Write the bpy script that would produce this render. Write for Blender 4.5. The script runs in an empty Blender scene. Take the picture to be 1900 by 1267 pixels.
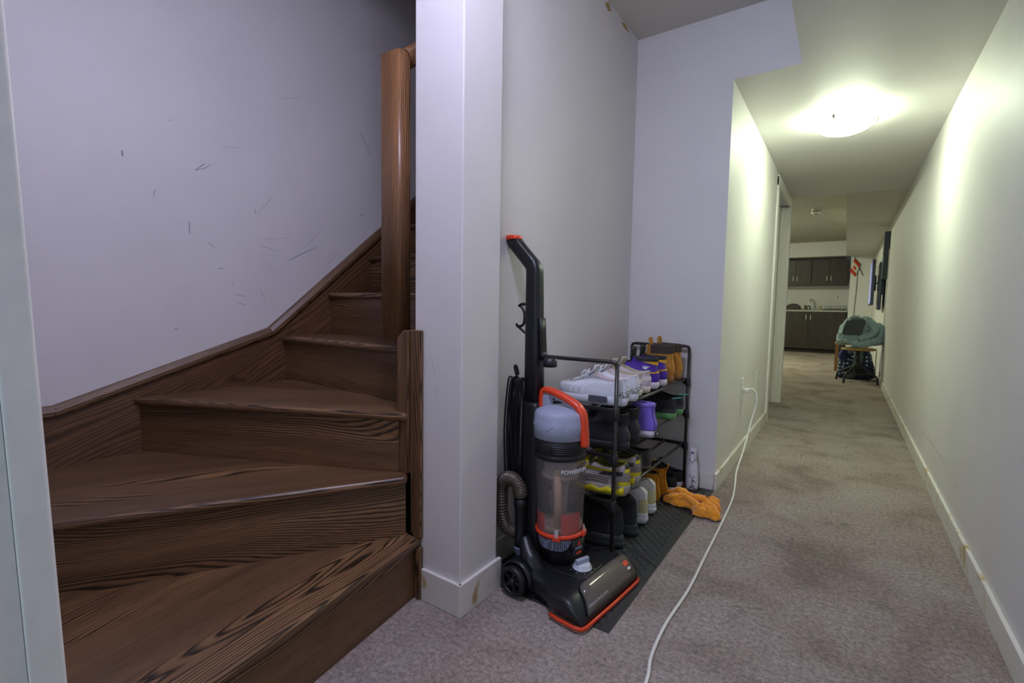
import bpy, bmesh, math, random
from mathutils import Vector, Matrix
random.seed(7)
scene = bpy.context.scene
COL = scene.collection
PI = math.pi

# ------------------------------------------------------------ camera
cd = bpy.data.cameras.new('camera'); cam = bpy.data.objects.new('camera', cd); COL.objects.link(cam)
cd.sensor_fit = 'HORIZONTAL'; cd.sensor_width = 36.0; cd.lens = 891.1 / 1900 * 36.0
cd.clip_start = 0.02; cd.clip_end = 60
def cam_matrix(yaw, pitch, roll, loc):
    y, p, r = map(math.radians, (yaw, pitch, roll))
    f = Vector((-math.sin(y) * math.cos(p), math.cos(y) * math.cos(p), math.sin(p)))
    rt = Vector((math.cos(y), math.sin(y), 0)); up = rt.cross(f)
    R = math.cos(r) * rt + math.sin(r) * up; U = -math.sin(r) * rt + math.cos(r) * up
    M = Matrix((R, U, -f)).transposed().to_4x4(); M.translation = loc
    return M
cam.matrix_world = cam_matrix(34.713, -4.249, 0.906, Vector((0, 0, 0.97)))
scene.camera = cam
# ------------------------------------------------------------ world, light, exposure
w = bpy.data.worlds.new('sky'); scene.world = w; w.use_nodes = True
w.node_tree.nodes['Background'].inputs[0].default_value = (0.55, 0.62, 1.0, 1)
w.node_tree.nodes['Background'].inputs[1].default_value = 0.6
vs = scene.view_settings; vs.view_transform = 'Standard'; vs.look = 'None'; vs.gamma = 1.0
vs.use_curve_mapping = False; vs.exposure = 0.32
HALL_LAMP = 40.0; HALL_COL = (0.87, 1.0, 0.75)
KITCHEN_LAMP = 220.0
FILL_LAMP = 64.0; FILL_COL = (0.69, 0.685, 1.0)  # strength and tint of the added stair fill lamp
DAY_W = 26.0; DAY_COL = (0.55, 0.78, 1.0)
def area(name, loc, rot, sx, sy, power, col):
    l = bpy.data.lights.new(name, 'AREA'); l.shape = 'RECTANGLE'; l.size = sx; l.size_y = sy
    l.energy = power; l.color = col
    o = bpy.data.objects.new(name, l); COL.objects.link(o); o.location = loc; o.rotation_euler = rot
    return o
# daylight through the window of the room behind the camera
area('window_daylight', (-0.75, -2.93, 1.5), (PI / 2, 0, 0), 1.3, 1.1, DAY_W, DAY_COL)

# ------------------------------------------------------------ materials
def s2l(c):
    return tuple((v / 12.92 if v <= 0.04045 else ((v + 0.055) / 1.055) ** 2.4) for v in c)
def rgb(h):
    h = h.lstrip('#'); return s2l(tuple(int(h[i:i + 2], 16) / 255 for i in (0, 2, 4)))
class NT:
    def __init__(s, name):
        s.m = bpy.data.materials.new(name); s.m.use_nodes = True; s.t = s.m.node_tree
        s.b = s.t.nodes['Principled BSDF']; s.out = s.t.nodes['Material Output']
    def n(s, typ, **kw):
        n = s.t.nodes.new(typ)
        for k, v in kw.items():
            if k.startswith('i_'):
                key = k[2:]; key = int(key) if key.isdigit() else key
                n.inputs[key].default_value = v
            else: setattr(n, k, v)
        return n
    def l(s, a, b): s.t.links.new(a, b)
    def ramp(s, fac, stops, interp='LINEAR'):
        r = s.n('ShaderNodeValToRGB'); e = r.color_ramp; e.interpolation = interp
        e.elements[0].position = stops[0][0]; e.elements[1].position = stops[-1][0]
        for p, c in stops[1:-1]: e.elements.new(p)
        for i, (p, c) in enumerate(stops):
            e.elements[i].position = p; e.elements[i].color = tuple(c) + ((1,) if len(c) == 3 else ())
        s.l(fac, r.inputs[0]); return r.outputs[0]
    def bump(s, h, strength, dist):
        b = s.n('ShaderNodeBump'); b.inputs['Strength'].default_value = strength; b.inputs['Distance'].default_value = dist
        s.l(h, b.inputs['Height']); s.l(b.outputs[0], s.b.inputs['Normal']); return b
    def coord(s, kind='Object', scale=(1, 1, 1), rnd=False):
        tc = s.n('ShaderNodeTexCoord'); mp = s.n('ShaderNodeMapping'); mp.inputs['Scale'].default_value = scale
        s.l(tc.outputs[kind], mp.inputs[0])
        if rnd:
            oi = s.n('ShaderNodeObjectInfo'); mul = s.n('ShaderNodeMath', operation='MULTIPLY'); mul.inputs[1].default_value = 37.0
            s.l(oi.outputs['Random'], mul.inputs[0])
            cx = s.n('ShaderNodeCombineXYZ'); s.l(mul.outputs[0], cx.inputs[0]); s.l(mul.outputs[0], cx.inputs[1]); s.l(mul.outputs[0], cx.inputs[2])
            s.l(cx.outputs[0], mp.inputs['Location'])
        return mp.outputs[0]
    def noise(s, vec, scale, detail=2, rough=0.5, dist=0):
        n = s.n('ShaderNodeTexNoise'); s.l(vec, n.inputs['Vector'])
        n.inputs['Scale'].default_value = scale; n.inputs['Detail'].default_value = detail
        n.inputs['Roughness'].default_value = rough; n.inputs['Distortion'].default_value = dist
        return n.outputs['Fac']
    def mix(s, fac, a, b, blend='MIX'):
        m = s.n('ShaderNodeMix', data_type='RGBA', blend_type=blend)
        for sock, v in ((m.inputs[0], fac), (m.inputs[6], a), (m.inputs[7], b)):
            if hasattr(v, 'is_linked'): s.l(v, sock)
            elif isinstance(v, (int, float)): sock.default_value = v
            else: sock.default_value = tuple(v)[:3] + (1,)
        return m.outputs[2]
MATS = {}
def mat(name, hexc, rough=0.5, metal=0.0, var=0.0, vscale=30, bump=0.0, bscale=200, coat=0.0, sheen=0.0, trans=0.0, emit=None, estr=0, spec=None):
    if name in MATS: return MATS[name]
    t = NT(name); c = rgb(hexc); b = t.b
    b.inputs['Base Color'].default_value = c + (1,); b.inputs['Roughness'].default_value = rough; b.inputs['Metallic'].default_value = metal
    if coat: b.inputs['Coat Weight'].default_value = coat; b.inputs['Coat Roughness'].default_value = 0.1
    if sheen: b.inputs['Sheen Weight'].default_value = sheen; b.inputs['Sheen Roughness'].default_value = 0.5
    if trans: b.inputs['Transmission Weight'].default_value = trans
    if spec is not None: b.inputs['Specular IOR Level'].default_value = spec
    if emit: b.inputs['Emission Color'].default_value = tuple(emit) + (1,); b.inputs['Emission Strength'].default_value = estr
    if var or bump:
        v = t.coord('Object', rnd=True)
        if var:
            n = t.noise(v, vscale, 4, 0.6)
            lo = tuple(max(0, x * (1 - var)) for x in c); hi = tuple(min(1, x * (1 + var)) for x in c)
            t.l(t.ramp(n, [(0.3, lo), (0.7, hi)]), b.inputs['Base Color'])
        if bump: t.bump(t.noise(v, bscale, 2), bump, 0.002)
    MATS[name] = t.m; return t.m
def wall_mat(name, hexc, var=0.04, rough=0.55, pop=False):
    t = NT(name); c = rgb(hexc); v = t.coord('Object')
    n = t.noise(v, 2.3, 5, 0.6); lo = tuple(x * (1 - var) for x in c); hi = tuple(min(1, x * (1 + var * .6)) for x in c)
    t.l(t.ramp(n, [(0.3, lo), (0.7, hi)]), t.b.inputs['Base Color']); t.b.inputs['Roughness'].default_value = rough
    t.bump(t.noise(v, 90 if pop else 260, 3, 0.6), 0.6 if pop else 0.08, 0.006 if pop else 0.002)
    return t.m
def base_mat():
    t = NT('baseboard_paint'); v = t.coord('Object'); n = t.noise(v, 9, 6, 0.65, 0.6)
    sep = t.n('ShaderNodeSeparateXYZ'); t.l(v, sep.inputs[0])
    col = t.ramp(n, [(0.0, rgb('dcd8cf')), (0.55, rgb('dcd8cf')), (0.63, rgb('bfa97c')), (0.72, rgb('8a7444')), (1.0, rgb('6f5c38'))])
    t.l(col, t.b.inputs['Base Color']); t.b.inputs['Roughness'].default_value = 0.35
    t.bump(t.noise(v, 60, 3), 0.1, 0.002); return t.m
def carpet_mat():
    t = NT('carpet'); v = t.coord('Object')
    fine = t.noise(v, 260, 2, 0.7); mid = t.noise(v, 70, 4, 0.75); big = t.noise(v, 2.6, 6, 0.62, 0.5); spot = t.noise(v, 6.0, 5, 0.62, 0.8)
    c = t.ramp(fine, [(0.34, rgb('7c6e66')), (0.5, rgb('c6b4a8')), (0.66, rgb('fff0e6'))])
    c = t.mix(0.55, c, t.ramp(mid, [(0.36, rgb('786a61')), (0.5, rgb('c6b4a8')), (0.64, rgb('f6e8de'))]))
    c = t.mix(0.8, c, t.ramp(big, [(0.34, rgb('b8aa9c')), (0.5, rgb('e9e2da')), (0.66, rgb('ffffff'))]), 'MULTIPLY')
    st = t.ramp(spot, [(0.0, (0, 0, 0)), (0.60, (0, 0, 0)), (0.74, (0.6, 0.6, 0.6))])
    c = t.mix(st, c, rgb('5d4f40'))
    t.l(c, t.b.inputs['Base Color']); t.b.inputs['Roughness'].default_value = 0.95; t.b.inputs['Specular IOR Level'].default_value = 0.1
    t.b.inputs['Sheen Weight'].default_value = 0.2
    add = t.n('ShaderNodeMath', operation='ADD'); t.l(fine, add.inputs[0]); t.l(mid, add.inputs[1])
    t.bump(add.outputs[0], 1.0, 0.014); return t.m
def wood_mat(name, dark, mid, light, rough=0.32, pitch=95.0, amp=0.16, line=0.5):
    # oak: growth lines running along the piece's own X axis, bent by slow noise into cathedrals
    t = NT(name); v = t.coord('Object', rnd=True)
    slow = t.noise(t.coord('Object', (0.55, 3.2, 3.2), rnd=True), 1.0, 2, 0.45, 0.15)
    wob = t.noise(t.coord('Object', (3.0, 26.0, 26.0), rnd=True), 1.0, 2, 0.5)
    sep = t.n('ShaderNodeSeparateXYZ'); t.l(v, sep.inputs[0])
    def m(op, a, b):
        n = t.n('ShaderNodeMath', operation=op)
        for k, q in enumerate((a, b)):
            if isinstance(q, (int, float)): n.inputs[k].default_value = q
            else: t.l(q, n.inputs[k])
        return n.outputs[0]
    u = m('ADD', m('ADD', sep.outputs[1], sep.outputs[2]), m('ADD', m('MULTIPLY', slow, amp * 2.6), m('MULTIPLY', wob, 0.018)))
    fr = m('FRACT', m('MULTIPLY', u, pitch), 0)
    pores = t.noise(t.coord('Object', (9.0, 420.0, 420.0), rnd=True), 1.0, 3, 0.6)
    broad = t.noise(t.coord('Object', (0.9, 14.0, 14.0), rnd=True), 1.0, 3, 0.5)
    c = t.ramp(broad, [(0.3, mid), (0.7, light)])
    ln = t.ramp(fr, [(0.0, dark), (0.10, dark), (0.42, (1, 1, 1)), (0.80, (1, 1, 1)), (1.0, dark)])
    c = t.mix(line, c, ln, 'MULTIPLY')
    c = t.mix(0.55, c, t.ramp(pores, [(0.34, (0.25, 0.22, 0.2)), (0.54, (1, 1, 1))]), 'MULTIPLY')
    t.l(c, t.b.inputs['Base Color']); t.b.inputs['Roughness'].default_value = rough
    t.bump(pores, 0.2, 0.001); return t.m
M_WALL = wall_mat('wall_paint', 'd9d6d3'); M_CEIL = wall_mat('ceiling_paint', 'cfcbc2', 0.03, 0.8); M_POP = wall_mat('stipple_ceiling', 'b9b4a8', 0.08, 0.9, True)
M_BASE = base_mat(); M_CARPET = carpet_mat(); M_TRIM = mat('trim_gloss', 'e2dfd8', 0.3, var=0.04)
M_OAK = wood_mat('stained_oak', rgb('2a221c'), rgb('654930'), rgb('926e4a'), 0.40, 125, 0.15, 0.92)
M_OAK_RAIL = wood_mat('oak_rail', rgb('463a32'), rgb('775437'), rgb('986e48'), 0.38, 130, 0.10, 0.85)
M_OAK_SKIRT = wood_mat('oak_skirt', rgb('4a3e34'), rgb('60432c'), rgb('7b583a'), 0.38, 60, 0.2, 0.6)

# ------------------------------------------------------------ mesh helpers
def tag(o, label=None, cat=None, group=None, kind=None):
    for k, v in (('label', label), ('category', cat), ('group', group), ('kind', kind)):
        if v: o[k] = v
    return o
class MB:
    def __init__(s): s.v = []; s.f = []; s.sm = []
    def add(s, vs, fs, smooth=False):
        n = len(s.v); s.v += [tuple(p) for p in vs]; s.f += [tuple(i + n for i in f) for f in fs]; s.sm += [smooth] * len(fs); return s
    def box(s, x0, x1, y0, y1, z0, z1):
        vs = [(x, y, z) for z in (z0, z1) for y in (y0, y1) for x in (x0, x1)]
        return s.add(vs, [(0, 2, 3, 1), (4, 5, 7, 6), (0, 1, 5, 4), (2, 6, 7, 3), (0, 4, 6, 2), (1, 3, 7, 5)])
    def prism(s, poly, axis, a, b):
        # poly: 2D points; axis 'z': (x,y) extruded z; 'x': (y,z) extruded x; 'y': (x,z) extruded y
        mk = {'z': lambda p, h: (p[0], p[1], h), 'x': lambda p, h: (h, p[0], p[1]), 'y': lambda p, h: (p[0], h, p[1])}[axis]
        n = len(poly); ar = sum(poly[i][0] * poly[(i + 1) % n][1] - poly[(i + 1) % n][0] * poly[i][1] for i in range(n))
        if (ar < 0) != (axis == 'y'): poly = poly[::-1]
        vs = [mk(p, a) for p in poly] + [mk(p, b) for p in poly]
        return s.add(vs, [tuple(range(n - 1, -1, -1)), tuple(range(n, 2 * n))] + [(i, (i + 1) % n, n + (i + 1) % n, n + i) for i in range(n)])
    def rings(s, rings, closed=True, cap0=False, cap1=False, smooth=True):
        n = len(rings[0]); vs = [p for r in rings for p in r]; fs = []
        for k in range(len(rings) - 1):
            for i in range(n if closed else n - 1):
                j = (i + 1) % n; fs.append((k * n + i, k * n + j, (k + 1) * n + j, (k + 1) * n + i))
        s.add(vs, fs, smooth)
        if cap0: s.add(rings[0], [tuple(range(n - 1, -1, -1))])
        if cap1: s.add(rings[-1], [tuple(range(n))])
        return s
    def lathe(s, prof, n=32, c=(0, 0, 0), axis='z', cap0=True, cap1=True, a0=0, smooth=True):
        rs = []
        for r, h in prof:
            ring = []
            for i in range(n):
                a = a0 + 2 * PI * i / n; x, y = r * math.cos(a), r * math.sin(a)
                p = {'z': (x, y, h), 'y': (y, h, x), 'x': (h, x, y)}[axis]
                ring.append((p[0] + c[0], p[1] + c[1], p[2] + c[2]))
            rs.append(ring)
        return s.rings(rs, True, cap0, cap1, smooth)
    def tube(s, pts, r, n=10, caps=True, closed=False):
        P = [Vector(p) for p in pts]; m = len(P); rad = r if hasattr(r, '__len__') else [r] * m
        T = []
        for i in range(m):
            a = P[(i - 1) % m] if (closed or i > 0) else P[i]; b = P[(i + 1) % m] if (closed or i < m - 1) else P[i]
            d = (b - a); T.append(d.normalized() if d.length > 1e-9 else Vector((0, 0, 1)))
        up = Vector((0, 0, 1)) if abs(T[0].z) < 0.9 else Vector((1, 0, 0))
        N = T[0].cross(up).normalized(); rs = []
        for i in range(m):
            N = (N - T[i] * N.dot(T[i])); N = N.normalized() if N.length > 1e-6 else T[i].orthogonal().normalized()
            B = T[i].cross(N)
            rs.append([tuple(P[i] + (N * math.cos(2 * PI * k / n) + B * math.sin(2 * PI * k / n)) * rad[i]) for k in range(n)])
        if closed: rs.append(rs[0]); caps = False
        return s.rings(rs, True, caps, caps)
    def sweep(s, pts, sec, side, caps=True):
        # sweep a 2D section (a along 'side', b along tangent x side) on a path lying in the plane normal to side
        P = [Vector(p) for p in pts]; S = Vector(side).normalized(); rs = []
        for i in range(len(P)):
            a = P[max(i - 1, 0)]; b = P[min(i + 1, len(P) - 1)]; T = (b - a).normalized(); B = T.cross(S).normalized()
            rs.append([tuple(P[i] + S * u + B * v) for u, v in sec])
        return s.rings(rs, True, caps, caps)
    def ell(s, c, r, n=16, m=10):
        rs = []
        for k in range(m + 1):
            ph = -PI / 2 + PI * k / m; rr = max(math.cos(ph), 1e-3)
            rs.append([(c[0] + r[0] * rr * math.cos(2 * PI * i / n), c[1] + r[1] * rr * math.sin(2 * PI * i / n), c[2] + r[2] * math.sin(ph)) for i in range(n)])
        return s.rings(rs)
    def tf(s, M):
        s.v = [tuple(M @ Vector(p)) for p in s.v]; return s
    def build(s, name, m, parent=None, loc=None, rz=0.0, bevel=0, bseg=2, subsurf=0, fix=True, solid=0, mats=None):
        me = bpy.data.meshes.new(name); me.from_pydata(s.v, [], s.f)
        for p, q in zip(me.polygons, s.sm): p.use_smooth = q
        if fix:
            b = bmesh.new(); b.from_mesh(me); bmesh.ops.remove_doubles(b, verts=b.verts, dist=1e-6)
            bmesh.ops.recalc_face_normals(b, faces=b.faces); b.to_mesh(me); b.free()
        if m: me.materials.append(m)
        o = bpy.data.objects.new(name, me); COL.objects.link(o)
        if parent is not None: o.parent = parent
        if loc is not None: o.location = loc
        if rz: o.rotation_euler = (0, 0, rz)
        if solid:
            q = o.modifiers.new('solid', 'SOLIDIFY'); q.thickness = solid; q.offset = 0
        if bevel:
            q = o.modifiers.new('bevel', 'BEVEL'); q.width = bevel; q.segments = bseg; q.limit_method = 'ANGLE'; q.angle_limit = math.radians(38)
        if subsurf:
            q = o.modifiers.new('sub', 'SUBSURF'); q.levels = subsurf; q.render_levels = subsurf
        return o
def crumple(o, strength, size, seed=0, sub=1):
    q = o.modifiers.new('fine', 'SUBSURF'); q.levels = sub; q.render_levels = sub
    tx = bpy.data.textures.new('folds', 'CLOUDS'); tx.noise_scale = size; tx.noise_depth = 2; tx.noise_basis = 'VORONOI_F2_F1' if seed % 2 else 'BLENDER_ORIGINAL'
    d = o.modifiers.new('crumple', 'DISPLACE'); d.texture = tx; d.texture_coords = 'LOCAL'; d.strength = strength; d.mid_level = 0.45
    return o
def empty(name, loc=(0, 0, 0), rz=0.0):
    o = bpy.data.objects.new(name, None); COL.objects.link(o); o.location = loc; o.rotation_euler = (0, 0, rz)
    o.empty_display_size = 0.05; return o
def struct(o): o['kind'] = 'structure'; return o
def board(name, m, origin, ang, fn, parent=None, bevel=0.0, pitch=None, bseg=2):
    # fn fills an MB in world coordinates; the piece gets its own frame at origin with X along its grain
    b = MB(); fn(b)
    M = Matrix.Translation(origin) @ Matrix.Rotation(ang, 4, 'Z')
    if pitch is not None: M = M @ Matrix.Rotation(pitch, 4, 'Y')
    b.tf(M.inverted()); o = b.build(name, m, parent, bevel=bevel, bseg=bseg); o.matrix_world = M
    return o
def text_mesh(body, size, extrude=0.0004, bold=0.0):
    cu = bpy.data.curves.new('lettering', 'FONT'); cu.body = body; cu.size = size; cu.extrude = extrude; cu.offset = bold; cu.align_x = 'CENTER'; cu.align_y = 'CENTER'
    o = bpy.data.objects.new('lettering', cu); COL.objects.link(o)
    bpy.context.view_layer.update()
    me = bpy.data.meshes.new_from_object(o.evaluated_get(bpy.context.evaluated_depsgraph_get()))
    bpy.data.objects.remove(o); return me
def text(body, size, m, parent, M, warp=None, bold=0.0):
    me = text_mesh(body, size, bold=bold)
    for v in me.vertices:
        v.co = warp(v.co) if warp else M @ v.co
    me.materials.clear(); me.materials.append(m)
    o = bpy.data.objects.new('lettering', me); COL.objects.link(o); o.parent = parent; return o
def smooth_path(pts, n=6):
    P = [Vector(p) for p in pts]; out = []
    for i in range(len(P) - 1):
        a = P[max(i - 1, 0)]; b = P[i]; c = P[i + 1]; d = P[min(i + 2, len(P) - 1)]
        for k in range(n):
            t = k / n; out.append(0.5 * ((2 * b) + (c - a) * t + (2 * a - 5 * b + 4 * c - d) * t * t + (3 * b - a - 3 * c + d) * t ** 3))
    out.append(P[-1]); return out

# ------------------------------------------------------------ room shell
XR, XL, XN, XS = 0.43, -0.53, -1.038, -2.15     # right wall, hall left wall, niche wall, stair wall
YN, YE = 2.691, 5.84                            # niche end wall, end of the hall ceiling
CH, CN, CK = 2.125, 2.461, 2.52                 # hall, niche and kitchen ceilings
def sbox(name, m, *b, parent=None, bevel=0):
    o = MB().box(*b).build(name, m, parent, bevel=bevel)
    return o if parent else struct(o)
sbox('floor', M_CARPET, -3.6, 0.6, -3.1, 13.8, -0.12, 0.0)
wall_right = sbox('wall_right', M_WALL, XR, XR + 0.12, -3.1, 13.8, 0, 2.7)
wall_left = sbox('wall_left', M_WALL, XS - 0.12, XS, -0.05, 4.8, 0, 4.4)
sbox('wall_hall', M_WALL, XL - 0.12, XL, YN, 4.70, 0, CN + 0.05)
sbox('wall_hall_lintel', M_WALL, XL - 0.12, XL, 4.70, 5.72, 2.03, CH + 0.3)
sbox('wall_hall_end', M_WALL, XL - 0.12, XL, 5.72, YE, 0, CH + 0.3)
sbox('wall_niche_end', M_WALL, XN, XL - 0.12, YN, YN + 0.11, 0, CN + 0.05)
wall_niche = sbox('wall_partition', M_WALL, -1.14, XN, 1.285, 4.8, 0, 4.4)
column = sbox('wall_pillar', M_WALL, -1.14, -0.942, 1.095, 1.285, 0, 4.4, bevel=0.004)
sbox('ceiling', M_WALL, XL, XR, YN, YE, CH, CH + 0.35)
sbox('ceiling_bulkhead', M_WALL, -0.232, XR, -0.05, YN, CH, CH + 0.35)
sbox('ceiling_niche', M_CEIL, -1.038, -0.232, -0.05, YN, CN, CN + 0.2)
sbox('ceiling_landing', M_CEIL, -1.14, -1.038, -0.05, 1.095, CN, CN + 0.2)
sbox('ceiling_stairwell', M_CEIL, XS, -1.02, -0.05, 4.8, 4.4, 4.5)
sbox('wall_stair_top', M_WALL, XS - 0.12, -1.02, 4.8, 4.9, 0, 4.4)
sbox('wall_stair_header', M_WALL, -1.10, -1.04, -0.05, 1.095, CN + 0.2, 4.4)
# near side of the stair and the doorway the camera looks through
sbox('wall_near', M_WALL, XS, -0.80, 0.03, 0.112, 0, 4.4)
sbox('wall_behind_left', M_WALL, -2.3, -2.2, -3.0, 0.03, 0, 2.5)
sbox('wall_behind_lower', M_WALL, -2.3, XR, -3.1, -3.0, 0, 0.92)
sbox('wall_behind_upper', M_WALL, -2.3, XR, -3.1, -3.0, 2.08, 2.5)
sbox('wall_behind_side', M_WALL, -2.3, -1.45, -3.1, -3.0, 0.92, 2.08)
sbox('wall_behind_corner', M_WALL, -0.05, XR, -3.1, -3.0, 0.92, 2.08)
sbox('ceiling_behind', M_CEIL, -2.3, XR, -3.1, -0.05, 2.461, 2.6)
win = empty('window_1', (-0.75, -3.05, 0.92)); struct(win)
for (a, b, c, d) in ((-0.7, -0.65, 0, 1.16), (0.65, 0.7, 0, 1.16), (-0.65, 0.65, 0, 0.05), (-0.65, 0.65, 1.11, 1.16), (-0.02, 0.02, 0.05, 1.11)):
    MB().box(a, b, -0.03, 0.03, c, d).build('window_frame', M_TRIM, win)
# casing at the end of the near wall: an out-of-plumb board with a bevelled edge
jm = empty('trim_1', (-0.735, 0.1585, 0)); struct(jm)
Mj = Matrix.Rotation(math.radians(1.46), 4, 'X') @ Matrix.Rotation(math.radians(-7), 4, 'Z')
MB().box(-0.06, 0.0, -0.031, 0.0, 0, 2.43).tf(Mj).build('casing', M_TRIM, jm, bevel=0.0035, bseg=3)
MB().box(-0.06, -0.007, -0.26, -0.0315, 0, 2.43).tf(Mj).build('reveal', M_TRIM, jm)
# kitchen shell
sbox('ceiling_kitchen', M_POP, -3.6, -0.06, YE, 13.8, CK, CK + 0.15)
sbox('ceiling_duct', M_CEIL, -0.06, XR, YE, 7.9, CH, CK + 0.1)
sbox('ceiling_duct_far', M_CEIL, -0.06, XR, 7.905, 12.4, CH - 0.004, CK + 0.1)
sbox('wall_kitchen_back', M_WALL, -3.6, 0.03, 13.62, 13.8, 0, 2.7)
sbox('wall_kitchen_return', M_WALL, 0.03, XR, 12.4, 13.8, 0, 2.7)
sbox('wall_kitchen_left', M_WALL, -3.7, -3.6, 5.7, 13.8, 0, 2.7)
sbox('wall_kitchen_front', M_WALL, -3.6, XL - 0.12, 5.72, YE, 0, 2.7)
sbox('wall_kitchen_soffit', M_WALL, -3.6, -0.06, 13.0, 13.62, 2.195, CK)
# baseboards
BH, BT = 0.092, 0.013
def bb(name, *b): 
    return struct(MB().box(*b).build(name, M_BASE, bevel=0.002))
bb('baseboard_right', XR - BT, XR, -3.0, 8.12, 0, 0.088)
bb('baseboard_hall', XL, XL + BT, YN - BT, 4.62, 0, BH)
bb('baseboard_niche_end', XN, XL - 0.0015, YN - BT, YN, 0, BH)
bb('baseboard_niche', XN, XN + BT, 1.285 + BT, YN - BT, 0, BH)
bb('baseboard_pillar_front', -1.099, -0.942 + BT - 0.0022, 1.095 - BT, 1.095, 0, 0.105)
bb('baseboard_pillar_side', -0.942, -0.942 + BT, 1.095 - BT + 0.0025, 1.285 + BT, 0, 0.105)
# doorway in the hall
dr = empty('door_1', (XL, 5.2, 0)); struct(dr)
MB().box(-0.004, 0.014, -0.58, -0.48, 0, 2.085).build('casing', M_TRIM, dr, bevel=0.003)
MB().box(-0.004, 0.014, 0.51, 0.59, 0, 2.085).build('casing', M_TRIM, dr, bevel=0.003)
MB().box(-0.004, 0.0145, -0.58, 0.59, 2.01, 2.095).build('casing', M_TRIM, dr, bevel=0.003)
MB().box(-0.12, 0.0, 0.495, 0.515, 0, 2.02).build('jamb', M_TRIM, dr)
MB().box(-0.12, 0.0, -0.50, -0.485, 0, 2.02).build('jamb', M_TRIM, dr)
MB().box(-0.075, -0.055, 0.485, 0.497, 0, 2.02).build('door_stop', M_TRIM, dr)
d = MB().box(-0.118, -0.08, -0.484, 0.494, 0.012, 2.015).build('door_leaf', M_TRIM, dr, bevel=0.002)
MB().lathe([(0.012, 0), (0.012, 0.02), (0.027, 0.03), (0.027, 0.05), (0.01, 0.056)], 16, (-0.08, -0.42, 1.0), 'x').build('knob', mat('knob_metal', 'b8b4a8', 0.3, 1.0), d)
# scuffs and chips on the walls
M_SCUFF = mat('scuff', '86868c', 0.9); M_SCUFF2 = mat('scuff_pale', 'a9a8ad', 0.9); M_CHIP = mat('bare_patch', 'a8925a', 0.9, var=0.2)
def scuff(wall, pts, wd, m=M_SCUFF, x=None, sgn=1):
    # pts are (y,z) on a wall of constant x; a hairline ribbon lying on the paint
    b = MB(); n = len(pts); vs = []
    for i, (y, z) in enumerate(pts):
        a = pts[max(i - 1, 0)]; c = pts[min(i + 1, n - 1)]; dx, dz = c[0] - a[0], c[1] - a[1]; L = math.hypot(dx, dz) or 1
        hw = 0.75 * wd * (0.25 + math.sin(PI * (i + 0.5) / n)) / 2
        vs += [(x, y - dz / L * hw, z + dx / L * hw), (x, y + dz / L * hw, z - dx / L * hw)]
    b.add(vs, [(2 * i, 2 * i + 1, 2 * i + 3, 2 * i + 2) for i in range(n - 1)]); return b.build('scuff_mark', m, wall, fix=False)
XW = XS + 0.0006
SCUFFS = [([(0.645, 1.5), (0.646, 1.48)], 0.0064, 0), ([(0.879, 1.485), (0.915, 1.52)], 0.0039, 0), ([(0.884, 1.487), (0.917, 1.503), (0.938, 1.523)], 0.0026, 0), ([(0.737, 1.354), (0.738, 1.373), (0.745, 1.384)], 0.0026, 0), ([(0.852, 1.28), (0.852, 1.257), (0.853, 1.234)], 0.0039, 0), ([(0.92, 1.207), (0.944, 1.189)], 0.0026, 0), ([(1.112, 1.371), (1.112, 1.357)], 0.0039, 0), ([(1.122, 1.356), (1.163, 1.406), (1.187, 1.443)], 0.0026, 1), ([(1.263, 1.164), (1.323, 1.198), (1.407, 1.242)], 0.0039, 0), ([(1.146, 1.249), (1.265, 1.267)], 0.0019, 1), ([(1.126, 1.218), (1.214, 1.203)], 0.0026, 1), ([(0.954, 1.105), (0.976, 1.106)], 0.0026, 0), ([(1.011, 1.055), (1.016, 1.03)], 0.0026, 1), ([(1.017, 1.001), (1.062, 0.991)], 0.0026, 0), ([(1.124, 1.034), (1.134, 1.008), (1.153, 0.969)], 0.0026, 1), ([(1.03, 0.963), (1.058, 0.956)], 0.0026, 0), ([(1.675, 1.871), (1.677, 1.86), (1.709, 1.808), (1.738, 1.761)], 0.0032, 0), ([(1.664, 1.433), (1.691, 1.449)], 0.0039, 0), ([(1.339, 1.227), (1.387, 1.275), (1.436, 1.332)], 0.0019, 1), ([(0.787, 0.859), (0.799, 0.859)], 0.0039, 0), ([(0.792, 1.649), (0.805, 1.656)], 0.0026, 1), ([(0.976, 1.609), (1.023, 1.611), (1.066, 1.625)], 0.0019, 1), ([(1.752, 2.24), (1.767, 2.245)], 0.0039, 0), ([(1.242, 1.886), (1.334, 1.925)], 0.0019, 1), ([(1.467, 1.16), (1.519, 1.216)], 0.0026, 1), ([(1.151, 1.148), (1.197, 1.098)], 0.0019, 1)]
for pts, wd, k in SCUFFS: scuff(wall_left, pts, wd, M_SCUFF2 if k else M_SCUFF, XW)
for pts in ([(3.888, 0.224), (3.531, 0.247), (3.23, 0.249), (2.996, 0.239)], [(2.788, 0.226), (2.734, 0.224)]): scuff(wall_right, pts, 0.004, M_SCUFF2, XR - 0.0006)
for pts in ([(-1.067, 0.804), (-1.057, 0.768), (-1.048, 0.736)], [(-1.045, 0.717), (-1.042, 0.688)], [(-1.056, 0.681), (-1.026, 0.658)]):
    o = scuff(column, pts, 0.002, M_SCUFF2, 0.0)
    for v in o.data.vertices: v.co = (v.co.y, 1.0944, v.co.z)
for pts in ([(2.238, 2.434), (2.287, 2.460), (2.316, 2.43), (2.277, 2.416)], [(2.44, 2.442), (2.497, 2.460), (2.56, 2.438), (2.485, 2.431)]):
    MB().prism(pts, 'x', XN, XN + 0.0008).build('bare_patch', M_CHIP, wall_niche)

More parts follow.
